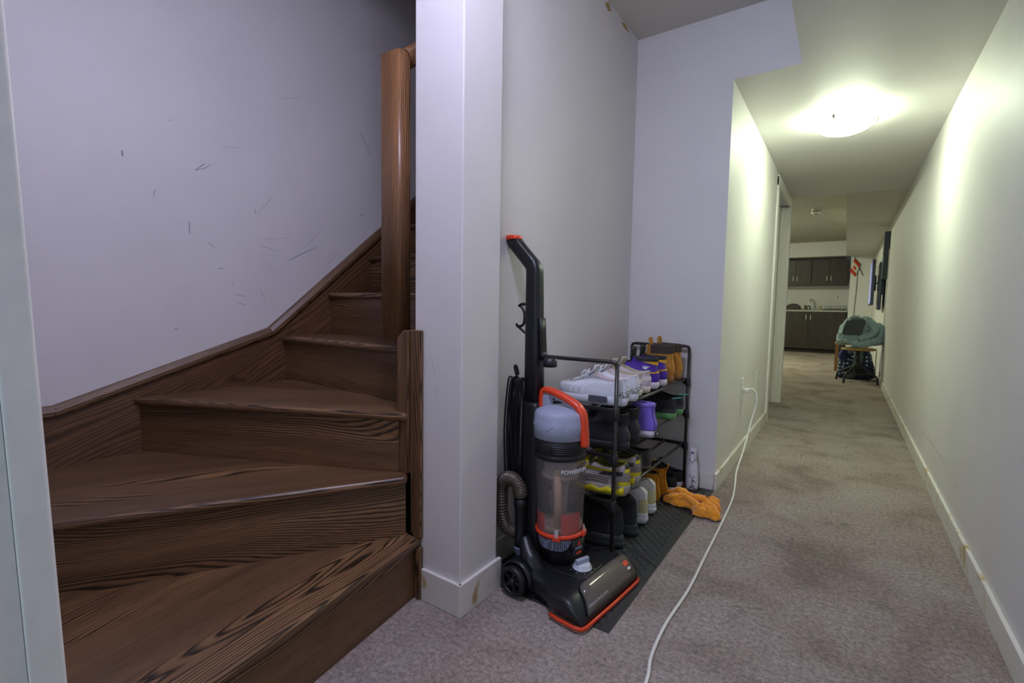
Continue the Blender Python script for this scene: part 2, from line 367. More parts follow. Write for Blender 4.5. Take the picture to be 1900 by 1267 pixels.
# ------------------------------------------------------------ staircase
RS = 0.204
st = empty('staircase', (-1.6, 0.9, 0)); tag(st, 'dark stained oak winder staircase rising beside the scuffed wall', 'stairs')
bpy.context.view_layer.update()
def child_keep(o, parent):
    mw = o.matrix_world.copy(); o.parent = parent; bpy.context.view_layer.update()
    o.matrix_parent_inverse = parent.matrix_world.inverted(); o.matrix_world = mw; return o
def tread(poly, z, nose_a, nose_b):
    a = Vector(nose_a); b = Vector(nose_b); ang = math.atan2(b.y - a.y, b.x - a.x)
    o = board('tread', M_OAK, Vector((a.x, a.y, z)), ang, lambda q: q.prism(poly, 'z', z - 0.027, z), bevel=0.011, bseg=3)
    return child_keep(o, st)
def riser(a, b, z0, z1):
    a = Vector((a[0], a[1])); b = Vector((b[0], b[1])); dv = (b - a).normalized(); nv = Vector((-dv.y, dv.x)) * 0.009
    poly = [tuple(a + nv), tuple(b + nv), tuple(b - nv), tuple(a - nv)]
    o = board('riser', M_OAK, Vector((a.x, a.y, z0)), math.atan2(dv.y, dv.x), lambda q: q.prism(poly, 'z', z0, z1))
    return child_keep(o, st)
def off(a, b, d):      # line a-b shifted to its left by d
    a = Vector(a); b = Vector(b); t = (b - a).normalized(); n = Vector((-t.y, t.x)) * d
    return tuple(a + n), tuple(b + n)
def along(a, b, **kw):
    a = Vector(a); b = Vector(b)
    k = next(iter(kw)); i = 0 if k == 'x' else 1
    s = (kw[k] - a[i]) / (b[i] - a[i]); return tuple(a + (b - a) * s)
YW = 0.113; XB = XS + 0.018
n1a, n1b = (-1.104, 1.072), along((-1.104, 1.072), (-1.009, 0.41), y=YW)
n2a = (-1.146, 1.065); n2b = along(n2a, (-1.595, 0.317), y=YW)
n3a = (-1.165, 1.075); n3b = along(n3a, (-2.124, 0.643), x=XB)
n4a = (-1.20, 1.185); n4b = (XB, 1.207)
# nosing lines run from the newel to the wall; climbing side is to their right when walking newel->wall... shift by -0.028
def back(a, b, d=0.028): return off(a, b, -d)
r1 = back(n1a, n1b); r2 = back(n2a, n2b); r3 = back(n3a, n3b); r4 = back(n4a, n4b)
NX = -1.16
riser((r1[0][0] - 0.004, 1.085), r1[1], 0.0, RS - 0.027)
riser((r2[0][0], r2[0][1]), r2[1], RS, 2 * RS - 0.027)
riser(along(r3[0], r3[1], x=-1.205), r3[1], 2 * RS, 3 * RS - 0.027)
riser((-1.15, r4[0][1]), r4[1], 3 * RS, 4 * RS - 0.027)
tread([n1a, n1b, r2[1], (r2[0][0] - 0.02, r2[0][1] + 0.02), (-1.16, 1.092), (-1.105, 1.092)], RS, n1a, n1b)
tread([n2a, n2b, (XB, YW), r3[1], (r3[0][0] - 0.03, r3[0][1] + 0.03)], 2 * RS, n2a, n2b)
tread([n3a, n3b, r4[1], (-1.16, r4[0][1] + 0.01)], 3 * RS, n3a, n3b)
ny = [1.207, 1.452, 1.704, 1.957]
for k in range(10): 
    y0 = 1.200 + 0.2515 * k; y1 = y0 + 0.2515 + 0.028; z = (4 + k) * RS
    a = (-1.145, y0); b = (XB, y0)
    if k == 0: a = n4a; b = n4b
    tread([a, b, (XB, y1), (-1.145, y1)], z, a, b)
    if k > 0: riser((-1.145, y0 + 0.028), (XB, y0 + 0.028), z - RS, z - 0.027)
sbox('floor_upper', M_OAK, XB, -1.14, 3.72, 4.8, 2.5, 2.65)
# newel boards at the wall end
def newel(x0, x1, y0, y1, z0, z1, chamfer=0):
    poly = [(x0, z0), (x1, z0), (x1, z1), (x0 + chamfer, z1), (x0, z1 - chamfer)] if chamfer else [(x0, z0), (x1, z0), (x1, z1), (x0, z1)]
    b = MB().prism(poly, 'y', y0, y1)
    M = Matrix.Translation((x0, y0, z0)) @ Matrix.Rotation(-PI / 2, 4, 'Y'); b.tf(M.inverted())
    o = b.build('newel_board', M_OAK, bevel=0.004); o.matrix_world = M; bpy.context.view_layer.update(); return child_keep(o, st)
newel(-1.216, -1.1625, 1.086, 1.20, RS * 2, 0.885, 0.028)
newel(-1.1620, -1.1365, 1.094, 1.20, RS, 0.887)
newel(-1.1360, -1.0995, 1.081, 1.0945, RS, 0.888)
newel(-1.1450, -1.1205, 1.083, 1.20, 0, RS - 0.028)
newel(-1.1200, -1.1000, 1.074, 1.0945, 0, RS - 0.028)
# skirting on the stair wall: two boards with a mitred joint and a cap moulding
def on_wall(name, m, poly, x0, x1, y, z, pitch, bevel=0.0):
    o = board(name, m, Vector((x0, y, z)), PI / 2, lambda q: q.prism(poly, 'x', x0, x1), bevel=bevel, pitch=-pitch)
    bpy.context.view_layer.update(); return child_keep(o, st)
K = (1.157, 0.853); slope2 = math.atan2(1.609 - 0.853, 2.063 - 1.157); slope1 = math.atan2(0.853 - 0.612, 1.157 - 0.417)
end = (K[0] + 2.6, K[1] + 2.6 * math.tan(slope2))
on_wall('skirting_board', M_OAK_SKIRT, [(YW, 0.0), (1.2, 0.0), (1.0, 0.55), K, (0.43, 0.612), (YW, 0.612)], XS, XB, 0.4, 0.5, slope1)
on_wall('skirting_board', M_OAK_SKIRT, [(1.2, 0.0), (4.0, 0.0), (4.0, 2.9), end, K, (1.0, 0.55)], XS, XB, 1.2, 0.7, slope2)
capw = [(XS, 0), (XS + 0.030, 0), (XS + 0.034, 0.006), (XS + 0.034, 0.018), (XS + 0.022, 0.034), (XS, 0.036)]
def cap(p, q, ang):
    d = Vector((0, q[0] - p[0], q[1] - p[1])).normalized(); n = Vector((0, -d.z, d.y)); b = MB()
    rs = []
    for e in (p, q): rs.append([tuple(Vector((x, e[0], e[1])) + n * (h - 0.034)) for x, h in capw])
    o = board('cap_moulding', M_OAK, Vector((XS, p[0], p[1])), PI / 2, lambda Q: Q.rings(rs, True, True, True, False), pitch=-ang)
    bpy.context.view_layer.update(); return child_keep(o, st)
cap((YW, 0.614), (0.425, 0.614), 0); cap((0.42, 0.612), K, slope1); cap((K[0] - 0.008, K[1] - 0.006), end, slope2)
# handrail: a vertical drop mitred into the rail that climbs behind the pillar
hr = empty('handrail', (-1.27, 1.15, 0.86)); tag(hr, 'round-edged oak handrail with a vertical drop above the newel board', 'handrail')
bpy.context.view_layer.update()
sec = []
for i in range(20):
    a = 2 * PI * i / 20; c, s_ = math.cos(a), math.sin(a)
    sec.append((0.049 * math.copysign(abs(c) ** 0.38, c), 0.030 * math.copysign(abs(s_) ** 0.45, s_)))
def rail_piece(name, p, q, side, cutp=None):
    p = Vector(p); q = Vector(q); d = (q - p).normalized(); s = Vector(side).normalized(); n = d.cross(s)
    M = Matrix((d, s, n)).transposed().to_4x4(); M.translation = p; L = (q - p).length
    b = MB().rings([[(x0 + (cut * v), u, v) for u, v in sec] for x0, cut in ((0, cutp[0] if cutp else 0), (L, cutp[1] if cutp else 0))], True, True, True)
    for k in range(1, 3): b.sm[-k] = False
    o = b.build(name, M_OAK_RAIL); o.matrix_world = M; bpy.context.view_layer.update(); return child_keep(o, hr)
rp = (-1.275, 1.135, 0.853); rt = (-1.268, 1.135, 1.79)
rail_piece('vertical_rail', rp, rt, (1, 0, 0))
e2 = (-1.262, 1.135 + 2.3, 1.765 + 2.3 * 0.82)
rail_piece('rail', (-1.265, 1.150, 1.775), e2, (1, 0, 0), None)
bk = MB().tube(smooth_path([(-1.262, 1.27, 1.845), (-1.262, 1.28, 1.80), (-1.235, 1.285, 1.775), (-1.15, 1.285, 1.775)]), 0.008, 8)
bk.lathe([(0.03, -1.15), (0.03, -1.142)], 16, (0, 1.30, 1.775), 'x')
o = bk.build('bracket', mat('dark_iron', '24201f', 0.4, 0.8)); child_keep(o, hr)

# ------------------------------------------------------------ ceiling lamp
def flush_lamp(loc, label, strength, col, R=0.165):
    t = empty('ceiling_lamp', loc); tag(t, label, 'lamp')
    MB().lathe([(0.115, 0.0), (0.12, -0.012), (0.11, -0.022), (0.0, -0.022)], 32, cap1=False).build('lamp_base', M_TRIM, t)
    g = NT('lamp_glass'); g.b.inputs['Base Color'].default_value = (0.9, 0.92, 0.9, 1); g.b.inputs['Roughness'].default_value = 0.25
    g.b.inputs['Emission Color'].default_value = tuple(col) + (1,); g.b.inputs['Emission Strength'].default_value = strength
    prof = [(0.0, -0.105)] + [(R * 0.93 * math.sin(a), -0.03 - 0.075 * math.cos(a)) for a in [PI / 2 * k / 10 for k in range(1, 11)]]
    MB().lathe(prof + [(R, -0.026), (R, -0.023), (R * 0.9, -0.022)], 40, cap0=False, cap1=False).build('glass_shade', g.m, t)
    m = mat('brushed_nickel', '9b9b98', 0.35, 0.9)
    for k in range(3):
        a = math.radians(250 + 120 * k); c, s = math.cos(a), math.sin(a); b = MB()
        b.lathe([(0.004, -0.012), (0.011, -0.026), (0.013, -0.034), (0.007, -0.040), (0.007, -0.047), (0.003, -0.050)], 12, ((R - 0.010) * c, (R - 0.010) * s, 0))
        b.build('clip', m, t)
    return t
flush_lamp((-0.067, 3.54, CH), 'lit round frosted glass lamp flush on the hall ceiling', HALL_LAMP, HALL_COL)
flush_lamp((-2.0, 9.6, CK), 'round frosted lamp on the kitchen ceiling, out past the hall wall', KITCHEN_LAMP, (0.90, 1.0, 0.72))
flush_lamp((-0.56, 0.62, CN), 'added round frosted fill lamp, out of view above the foot of the stairs', FILL_LAMP, FILL_COL)  # unseen fill lamp, put in to brighten the stairs and niche
# smoke detector
M_PLAST = mat('white_plastic', 'e6e3da', 0.45)
sd = empty('smoke_detector', (-0.457, 8.78, CK)); tag(sd, 'round white smoke detector on the stippled kitchen ceiling', 'smoke detector')
MB().lathe([(0.062, 0), (0.062, -0.018), (0.058, -0.022)], 28).build('mount_plate', M_PLAST, sd)
MB().lathe([(0.066, -0.022), (0.070, -0.030), (0.070, -0.055), (0.058, -0.072), (0.03, -0.078)], 28).build('housing', M_PLAST, sd)
for k in range(12):
    a = 2 * PI * k / 12; MB().box(-0.009, 0.009, 0.0695, 0.0712, -0.050, -0.036).tf(Matrix.Rotation(a, 4, 'Z')).build('vent_slot', mat('dark_slot', '3a3a38', 0.8), sd)
MB().lathe([(0.02, -0.076), (0.022, -0.084), (0.012, -0.088)], 16).build('test_button', mat('grey_button', '8d8a82', 0.5), sd)

# ------------------------------------------------------------ rubber mat
M_RUB = mat('mat_rubber', '2c2c2d', 0.55, var=0.15, vscale=12, bump=0.1, bscale=300)
mt = empty('rubber_mat', (-0.78, 2.0, 0)); tag(mt, 'black rubber mat with raised tread-plate lugs under the shoe rack', 'mat')
MX0, MX1, MY0, MY1 = -1.02, -0.528, 1.292, 2.672
MB().box(MX0 + 0.78, MX1 + 0.78, MY0 - 2, MY1 - 2, 0.0005, 0.005).build('sheet', M_RUB, mt, bevel=0.0015)
lug = MB(); nx, nyy = int((MX1 - MX0 - 0.03) / 0.0215), int((MY1 - MY0 - 0.03) / 0.0215)
for i in range(nx):
    for j in range(nyy):
        cx = MX0 + 0.78 + 0.025 + i * 0.0215; cy = MY0 - 2 + 0.025 + j * 0.0215; a = PI / 4 if (i + j) % 2 else -PI / 4
        c, s = math.cos(a), math.sin(a); P = [(-0.0145, 0), (-0.007, -0.004), (0.007, -0.004), (0.0145, 0), (0.007, 0.004), (-0.007, 0.004)]
        vs = [(cx + x * c - y * s, cy + x * s + y * c, 0.005) for x, y in P] + [(cx + x * 0.75 * c - y * 0.4 * s, cy + x * 0.75 * s + y * 0.4 * c, 0.0078) for x, y in P]
        lug.add(vs, [(6, 7, 8, 9, 10, 11)] + [(k, (k + 1) % 6, 6 + (k + 1) % 6, 6 + k) for k in range(6)])
o = lug.build('lugs', M_RUB, mt, fix=False); o['kind'] = 'stuff'
MB().tube(smooth_path([(0.10, -0.19, 0.0062), (0.135, -0.195, 0.0066), (0.165, -0.225, 0.0064), (0.20, -0.235, 0.0066), (0.25, -0.268, 0.0062)]), 0.0012, 5).build('crease', mat('crack_black', '101010', 0.9), mt)

# ------------------------------------------------------------ upright vacuum cleaner
M_VB = mat('vac_black', '1a1b1f', 0.38, var=0.06); M_VB2 = mat('vac_black_matte', '141416', 0.45); M_OR = mat('vac_orange', 'd8401c', 0.32, coat=0.2)
M_VG = mat('vac_grey', '9aa0b4', 0.4); M_VK = mat('vac_knob', 'c4c7d0', 0.3, coat=0.3); M_WHT = mat('print_white', 'e8e8ea', 0.5); M_RED = mat('print_red', 'e0352a', 0.5)
def clear_mat(name, tint, alpha, rough=0.08):
    t = NT(name); tr = t.n('ShaderNodeBsdfTransparent'); tr.inputs[0].default_value = tint + (1,)
    mx = t.n('ShaderNodeMixShader'); mx.inputs[0].default_value = alpha
    t.b.inputs['Base Color'].default_value = tint + (1,); t.b.inputs['Roughness'].default_value = rough
    t.l(tr.outputs[0], mx.inputs[1]); t.l(t.b.outputs[0], mx.inputs[2]); t.l(mx.outputs[0], t.out.inputs[0]); return t.m
M_CLEAR = clear_mat('smoky_plastic', rgb('dad2cc'), 0.14); M_WIN = clear_mat('brush_window', rgb('8f8578'), 0.45); M_CLIP = clear_mat('clear_clip', rgb('e6e0dc'), 0.35)
vac = empty('vacuum_cleaner', (-0.842, 1.4505, 0.004), math.radians(-6.5))
tag(vac, 'black and orange upright bagless vacuum cleaner parked beside the shoe rack', 'vacuum cleaner')
def sect(x, hw, zb, zt, e=0.35, n=28):
    r = []
    for i in range(n):
        a = 2 * PI * i / n; c, s = math.cos(a), math.sin(a)
        r.append((x, hw * math.copysign(abs(c) ** e, c), (zb + zt) / 2 + (zt - zb) / 2 * math.copysign(abs(s) ** e, s)))
    return r
FOOT = [(-0.072, 0.11, 0.03, 0.066), (-0.062, 0.138, 0.02, 0.084), (-0.02, 0.150, 0.014, 0.096), (0.04, 0.150, 0.014, 0.090), (0.09, 0.152, 0.014, 0.082), (0.125, 0.163, 0.014, 0.080), (0.15, 0.180, 0.014, 0.081),
        (0.19, 0.186, 0.014, 0.084), (0.213, 0.187, 0.014, 0.085), (0.230, 0.187, 0.014, 0.079), (0.248, 0.186, 0.014, 0.064), (0.263, 0.184, 0.014, 0.044), (0.273, 0.180, 0.014, 0.026)]
foot = MB().rings([sect(*k) for k in FOOT], True, True, True).build('foot_body', M_VB, vac)
def foot_top(x):
    for a, b in zip(FOOT, FOOT[1:]):
        if a[0] <= x <= b[0]:
            t = (x - a[0]) / (b[0] - a[0]); return a[3] + (b[3] - a[3]) * t
    return FOOT[-1][3]
xs = [0.208, 0.212, 0.217, 0.223, 0.230, 0.238, 0.246, 0.254, 0.262, 0.270]
ws = [(-0.085, 0.140), (-0.104, 0.154), (-0.112, 0.160), (-0.116, 0.163), (-0.119, 0.165), (-0.122, 0.166), (-0.126, 0.167), (-0.131, 0.168), (-0.137, 0.169), (-0.144, 0.170)]
def strip(dz, grow=0.0, ny=7):
    return [[(x + dz * 0.7, a - grow + (b - a + 2 * grow) * k / (ny - 1), foot_top(x) + dz) for k in range(ny)] for x, (a, b) in zip(xs, ws)]
MB().rings(strip(0.0012), False).build('brush_chamber', mat('brush_brown', '5f564a', 0.6, var=0.3, vscale=40), vac)
wn = MB().rings(strip(0.005), False).build('brush_window', M_WIN, vac, solid=0.0015)
bd = [r[0] for r in strip(0.004, 0.002)] + strip(0.004, 0.002)[-1] + [r[-1] for r in strip(0.004, 0.002)][::-1] + strip(0.004, 0.002)[0][::-1]
MB().tube(bd, 0.0022, 6, closed=True).build('window_rim', M_VB, wn)
def on_win(x, y, h=0.0078): return Vector((x + 0.0055, y, foot_top(x) + h - 0.003))
text('advanced brush drive', 0.0145, M_WHT, wn, None, lambda c: on_win(0.2585 - c.y * 0.55, -0.072 + c.x * 0.92))
for y0, y1, x0, x1, m in ((0.128, 0.150, 0.216, 0.227, M_OR), (0.124, 0.152, 0.232, 0.244, M_OR), (0.130, 0.148, 0.249, 0.254, M_WHT)):
    MB().add([tuple(on_win(x, y)) for x, y in ((x0, y0), (x1, y0), (x1, y1), (x0, y1))], [(0, 1, 2, 3)]).build('emblem', m, wn, fix=False)
bpath = [(0.14, -0.180), (0.16, -0.190), (0.19, -0.193), (0.255, -0.193), (0.275, -0.186), (0.282, -0.170), (0.284, 0), (0.282, 0.170), (0.275, 0.186), (0.255, 0.193), (0.19, 0.193), (0.16, 0.190), (0.14, 0.180)]
MB().sweep([(x - 0.003, y * 0.985, 0.0125) for x, y in bpath[1:-1]], [(-0.006, -0.004), (0.006, -0.003), (0.005, 0.0035), (-0.006, 0.0035)], (0, 0, 1)).build('bumper_strip', M_OR, vac)
# control panel and height dial
pn = MB().prism([(0.085, -0.080), (0.190, -0.068), (0.200, -0.055), (0.200, 0.055), (0.190, 0.068), (0.085, 0.080)], 'z', 0.076, 0.0865)
panel = pn.build('control_panel', M_VB2, vac, bevel=0.003)
DX, DZ = 0.157, -0.0185
dial = MB().lathe([(0.033, 0.100 + DZ), (0.033, 0.109 + DZ), (0.029, 0.111 + DZ), (0.028, 0.119 + DZ), (0.025, 0.122 + DZ), (0.0, 0.122 + DZ)], 32, (DX, -0.004, 0), cap1=False).build('dial', M_VK, vac)
MB().lathe([(0.036, 0.100 + DZ), (0.036, 0.107 + DZ), (0.030, 0.1075 + DZ)], 32, (DX, -0.004, 0)).build('dial_ring', M_VB2, dial)
MB().box(-0.027, 0.027, -0.0075, 0.0075, 0.121 + DZ, 0.138 + DZ).tf(Matrix.Translation((DX, -0.004, 0)) @ Matrix.Rotation(math.radians(75), 4, 'Z')).build('dial_grip', M_VG, dial, bevel=0.003)
for k in range(7):
    a = math.radians(-120 + 38 * k); MB().box(0.039, 0.043, -0.0008, 0.0008, 0.0866, 0.0869).tf(Matrix.Translation((DX, -0.004, 0)) @ Matrix.Rotation(a, 4, 'Z')).build('dial_mark', M_WHT, panel)
# wheels
for sy in (-1, 1):
    yo = 0.158 * sy; wl = MB().lathe([(0.034, 0.0), (0.046, 0.002), (0.0495, 0.008), (0.0495, 0.026), (0.046, 0.032), (0.036, 0.033), (0.034, 0.026), (0.034, 0.004)], 36, axis='y', cap0=False, cap1=False)
    wl.v = [(x, y * sy, z) for x, y, z in wl.v]
    wo = wl.build('wheel', M_VB2, vac, loc=(0.000, yo, 0.052))
    hb = MB().lathe([(0.034, 0.004), (0.034, 0.012), (0.011, 0.014), (0.011, 0.030), (0.008, 0.034)], 24, axis='y'); hb.v = [(x, y * sy, z) for x, y, z in hb.v]; hb.build('hub', M_VB, wo)
    for k in range(5):
        a = 2 * PI * k / 5; b = MB().box(0.009, 0.036, 0.013, 0.027, -0.005, 0.005); b.v = [(x, y * sy, z) for x, y, z in b.v]
        b.tf(Matrix.Rotation(a, 4, 'Y')).build('spoke', M_VB, wo)
    ar = MB(); path = [(0.0 + 0.058 * math.cos(math.radians(q)), sy * 0.156, 0.052 + 0.058 * math.sin(math.radians(q))) for q in range(-5, 186, 12)]
    ar.sweep(path, [(-0.012, -0.004), (0.012, -0.004), (0.012, 0.004), (-0.012, 0.004)], (0, 1, 0)).build('wheel_arch', M_VB, vac)
# tilting upper body (leans back a little): built about the pivot
CX = 0.031; BZ = 0.034; TZ = 0.016     # BZ lifts the bottom of the bin, TZ its top
up = Matrix.Translation((0.030, 0, 0.06)) @ Matrix.Rotation(math.radians(-0.95), 4, 'Y') @ Matrix.Translation((0, 0, -0.06))
def U(b): return b.tf(up)
U(MB().lathe([(0.048, 0.072), (0.058, 0.105), (0.072, 0.128), (0.079, 0.150), (0.083, 0.150 + BZ), (0.080, 0.152 + BZ)], 40, (CX, 0, 0))).build('motor_housing', M_VB2, vac)
for sy in (-1, 1):
    yoke = MB(); yoke.tube(smooth_path([(-0.06, sy * 0.085, 0.16), (-0.03, sy * 0.10, 0.12), (0.0, sy * 0.105, 0.085), (0.02, sy * 0.10, 0.06)]), [0.018, 0.02, 0.022, 0.024, 0.026, 0.028, 0.03, 0.032, 0.034, 0.035, 0.035, 0.035, 0.035, 0.034, 0.033, 0.032, 0.03, 0.028, 0.026][:19], 12)
    U(yoke).build('yoke', M_VB, vac)
def curved(a0, a1, z0, z1, r, na=16, c=CX):
    rs = [[(c + r * math.cos(math.radians(a0 + (a1 - a0) * i / na)), r * math.sin(math.radians(a0 + (a1 - a0) * i / na)), z) for i in range(na + 1)] for z in (z0, z1)]
    return MB().rings(rs, False)
def grille_mat():
    t = NT('vent_grille'); v = t.coord('Object', (1, 1, 1)); vo = t.n('ShaderNodeTexVoronoi'); vo.inputs['Scale'].default_value = 210; vo.inputs['Randomness'].default_value = 0.15
    t.l(v, vo.inputs['Vector']); t.l(t.ramp(vo.outputs['Distance'], [(0.40, rgb('101014')), (0.50, rgb('80859a'))]), t.b.inputs['Base Color']); return t.m
g = MB(); rs = []
for z, aa in ((0.1505, 46), (0.135, 42), (0.120, 34), (0.112, 24)):
    rr = 0.0805 if z < 0.12 else 0.082 if z < 0.14 else 0.0842
    rs.append([(CX + (rr + .0008) * math.cos(math.radians(-72 - aa + 2 * aa * i / 16)), (rr + .0008) * math.sin(math.radians(-72 - aa + 2 * aa * i / 16)), z) for i in range(17)])
U(g.rings(rs, False).tf(Matrix.Translation((0, 0, BZ)))).build('vent_grille', grille_mat(), vac)
bg = U(curved(-26, 22, 0.092 + BZ, 0.150 + BZ, 0.0862)).build('badge', mat('badge_black', '121214', 0.25), vac, solid=0.002)
tri = MB().add([(CX + 0.0885 * math.cos(a), 0.0885 * math.sin(a), z) for a, z in ((-0.23, 0.128 + BZ), (-0.03, 0.128 + BZ), (-0.11, 0.146 + BZ))], [(0, 1, 2)])
U(tri).build('emblem', M_RED, bg, fix=False)
def cyl_warp(r, a_mid, z_mid):
    def f(c):
        a = a_mid + c.x / r; return up @ Vector((CX + (r + c.z) * math.cos(a), (r + c.z) * math.sin(a), z_mid + c.y))
    return f
text('BISSELL', 0.0115, M_VG, bg, None, cyl_warp(0.0885, -0.12, 0.1195 + BZ))
U(curved(-14.5, 1, 0.099 + BZ, 0.108 + BZ, 0.0885, 6)).build('emblem', M_OR, bg)
# dust canister
ring = U(MB().lathe([(r * 0.96, z + BZ) for r, z in ((0.084, 0.1515), (0.0895, 0.153), (0.0905, 0.158), (0.0895, 0.1655), (0.084, 0.167))], 44, (CX, 0, 0), cap0=False, cap1=False)).build('release_ring', M_OR, vac)
for a in (-62, 14):
    R = Matrix.Translation((CX, 0, 0)) @ Matrix.Rotation(math.radians(a), 4, 'Z')
    U(MB().box(0.082, 0.094, -0.014, 0.014, 0.150 + BZ, 0.170 + BZ).tf(R)).build('latch', M_OR, vac, bevel=0.003)
    U(MB().prism([(0.086, 0.162 + BZ), (0.095, 0.162 + BZ), (0.093, 0.172 + BZ), (0.0865, 0.190 + BZ)], 'y', -0.007, 0.007).tf(R)).build('latch_lens', M_CLIP, vac, bevel=0.002)
U(MB().lathe([(0.0805, 0.166 + BZ), (0.082, 0.26), (0.085, 0.34), (0.0875, 0.437 + TZ)], 48, (CX, 0, 0), cap0=False, cap1=False)).build('dust_bin', M_CLEAR, vac)
U(MB().lathe([(0.056, 0.437 + TZ), (0.056, 0.395), (0.066, 0.392), (0.066, 0.382), (0.046, 0.375), (0.032, 0.36), (0.026, 0.30), (0.022, 0.235), (0.0, 0.225)], 36, (CX, 0, 0), cap1=False)).build('cyclone_core', mat('core_grey', 'b0a4aa', 0.5, var=0.15), vac)
U(MB().lathe([(0.0785, 0.168 + BZ), (0.0785, 0.222), (0.05, 0.212), (0.018, 0.235), (0.0, 0.24)], 36, (CX, 0, 0), cap1=False)).build('dust', mat('dust_beige', 'a08d80', 0.95, var=0.35, vscale=60, bump=0.5, bscale=120), vac)
for a, h in ((-122, 0.062), (-25, 0.070)):
    U(curved(a - 27, a + 27, 0.169 + BZ, 0.169 + BZ + h, 0.0796, 8)).build('inner_baffle', mat('baffle_red', 'd8301f', 0.5), vac)
U(MB().tube([(CX + 0.028, -0.050, 0.205), (CX + 0.024, -0.050, 0.42)], 0.014, 12)).build('inner_duct', mat('duct_tan', 'c9b19a', 0.6, var=0.15), vac)
U(MB().lathe([(r, z + TZ) for r, z in ((0.0865, 0.435), (0.0895, 0.437), (0.0895, 0.452), (0.088, 0.453), (0.0895, 0.455), (0.090, 0.505), (0.086, 0.507))], 48, (CX, 0, 0), cap0=False, cap1=False)).build('filter_band', M_VB2, vac)
for k in range(4):
    U(curved(-75, -5, 0.462 + TZ + 0.007 * k, 0.465 + TZ + 0.007 * k, 0.0908, 14)).build('band_rib', M_VB, vac, solid=0.0012)
capo = U(MB().lathe([(r, z + TZ) for r, z in ((0.089, 0.503), (0.0925, 0.505), (0.0945, 0.556), (0.0930, 0.560), (0.0915, 0.575), (0.0885, 0.590), (0.084, 0.5945), (0.060, 0.604), (0.03, 0.608), (0.0, 0.608))], 48, (CX, 0, 0), cap1=False)).build('canister_lid', M_VG, vac)
U(MB().tube([(CX + 0.0935 * math.cos(math.radians(a)), 0.0935 * math.sin(math.radians(a)), z + TZ) for a, z in ((-165, 0.575), (-150, 0.552), (-135, 0.545), (-100, 0.541), (-80, 0.541), (-72, 0.556), (-50, 0.552), (-20, 0.548), (20, 0.548))], 0.0022, 6)).build('lid_ridge', M_VG, capo)
hp = smooth_path([(-0.047, 0, 0.600), (-0.047, 0, 0.648), (-0.038, 0, 0.671), (-0.005, 0, 0.670), (0.055, 0, 0.652), (0.098, 0, 0.632), (0.119, 0, 0.610), (0.125, 0, 0.58), (0.129, 0, 0.530), (0.130, 0, 0.500)], 4)
U(MB().sweep(hp, [(-0.016, -0.006), (-0.011, -0.011), (0.011, -0.011), (0.016, -0.006), (0.016, 0.006), (0.011, 0.011), (-0.011, 0.011), (-0.016, 0.006)], (0, 1, 0))).build('carry_handle', M_OR, vac)
hp2 = [(x, y, z) for x, y, z in hp][:-7]
inn = []
for i, p in enumerate(hp2):
    a = Vector(hp2[max(i - 1, 0)]); b = Vector(hp2[min(i + 1, len(hp2) - 1)]); T = (b - a).normalized(); n = T.cross(Vector((0, 1, 0))); n = n if n.dot(Vector((0.03, 0, 0.58)) - Vector(p)) > 0 else -n; inn.append(Vector(p) + n * 0.0125)
U(MB().sweep(inn, [(-0.012, -0.004), (0.012, -0.004), (0.012, 0.006), (-0.012, 0.006)], (0, 1, 0))).build('handle_lining', M_VG, vac)
U(MB().prism([(-0.044, 0.595), (-0.007, 0.60), (-0.014, 0.655), (-0.044, 0.655)], 'y', -0.013, 0.013)).build('handle_root', M_VG, vac, bevel=0.003)
text('POWERFORCE', 0.019, M_WHT, vac, None, cyl_warp(0.0885, math.radians(-13), 0.418))
# spine tube and grip
def rsec(hx, hy, e=0.5, n=20): return [(hx * math.copysign(abs(math.cos(2 * PI * i / n)) ** e, math.cos(2 * PI * i / n)), hy * math.copysign(abs(math.sin(2 * PI * i / n)) ** e, math.sin(2 * PI * i / n))) for i in range(n)]
def sp(z, hx, hy, x=-0.088): return [(x + a, b, z) for a, b in rsec(hx, hy)]
U(MB().rings([sp(0.07, 0.05, 0.055, -0.075), sp(0.12, 0.05, 0.06, -0.07), sp(0.20, 0.042, 0.05, -0.078), sp(0.45, 0.040, 0.042, -0.08), sp(0.61, 0.036, 0.036, -0.084), sp(0.625, 0.032, 0.032, -0.088)], True, True, True)).build('spine', M_VB2, vac)
tubep = [sp(0.60, 0.031, 0.029), sp(0.80, 0.030, 0.028), sp(1.00, 0.0285, 0.026), sp(1.075, 0.0275, 0.025)]
hb = [sp(1.095, 0.0275, 0.025, -0.0885)]
for x, z, tlt, hx in ((-0.098, 1.114, 30, 0.0265), (-0.126, 1.143, 46, 0.025), (-0.158, 1.176, 46, 0.0245), (-0.180, 1.200, 24, 0.027), (-0.188, 1.210, 4, 0.029)):
    c, s = math.cos(math.radians(tlt)), math.sin(math.radians(tlt))
    hb.append([(x + a * c, b, z + a * s) for a, b in rsec(hx, 0.021)])
U(MB().rings(tubep + hb, True, True, True)).build('handle_tube', M_VB, vac)
gs = [[(-0.189 + a + dx, b, 1.210 + dz) for a, b in rsec(hx, 0.0235)] for dx, dz, hx in ((0, 0, 0.030), (-0.001, 0.006, 0.0315), (-0.002, 0.013, 0.030), (-0.003, 0.016, 0.024))]
U(MB().rings(gs, True, True, True)).build('grip_cap', M_OR, vac)
U(MB().rings([[(-0.0555 + 0.006 * f, y, z) for y in (-0.014, -0.008, 0.008, 0.014)] for z, f in ((0.775, 1.3), (0.80, 1.2), (0.88, 0.5), (0.925, 0.3))], False)).build('tool_bracket', M_VB2, vac, solid=0.012)
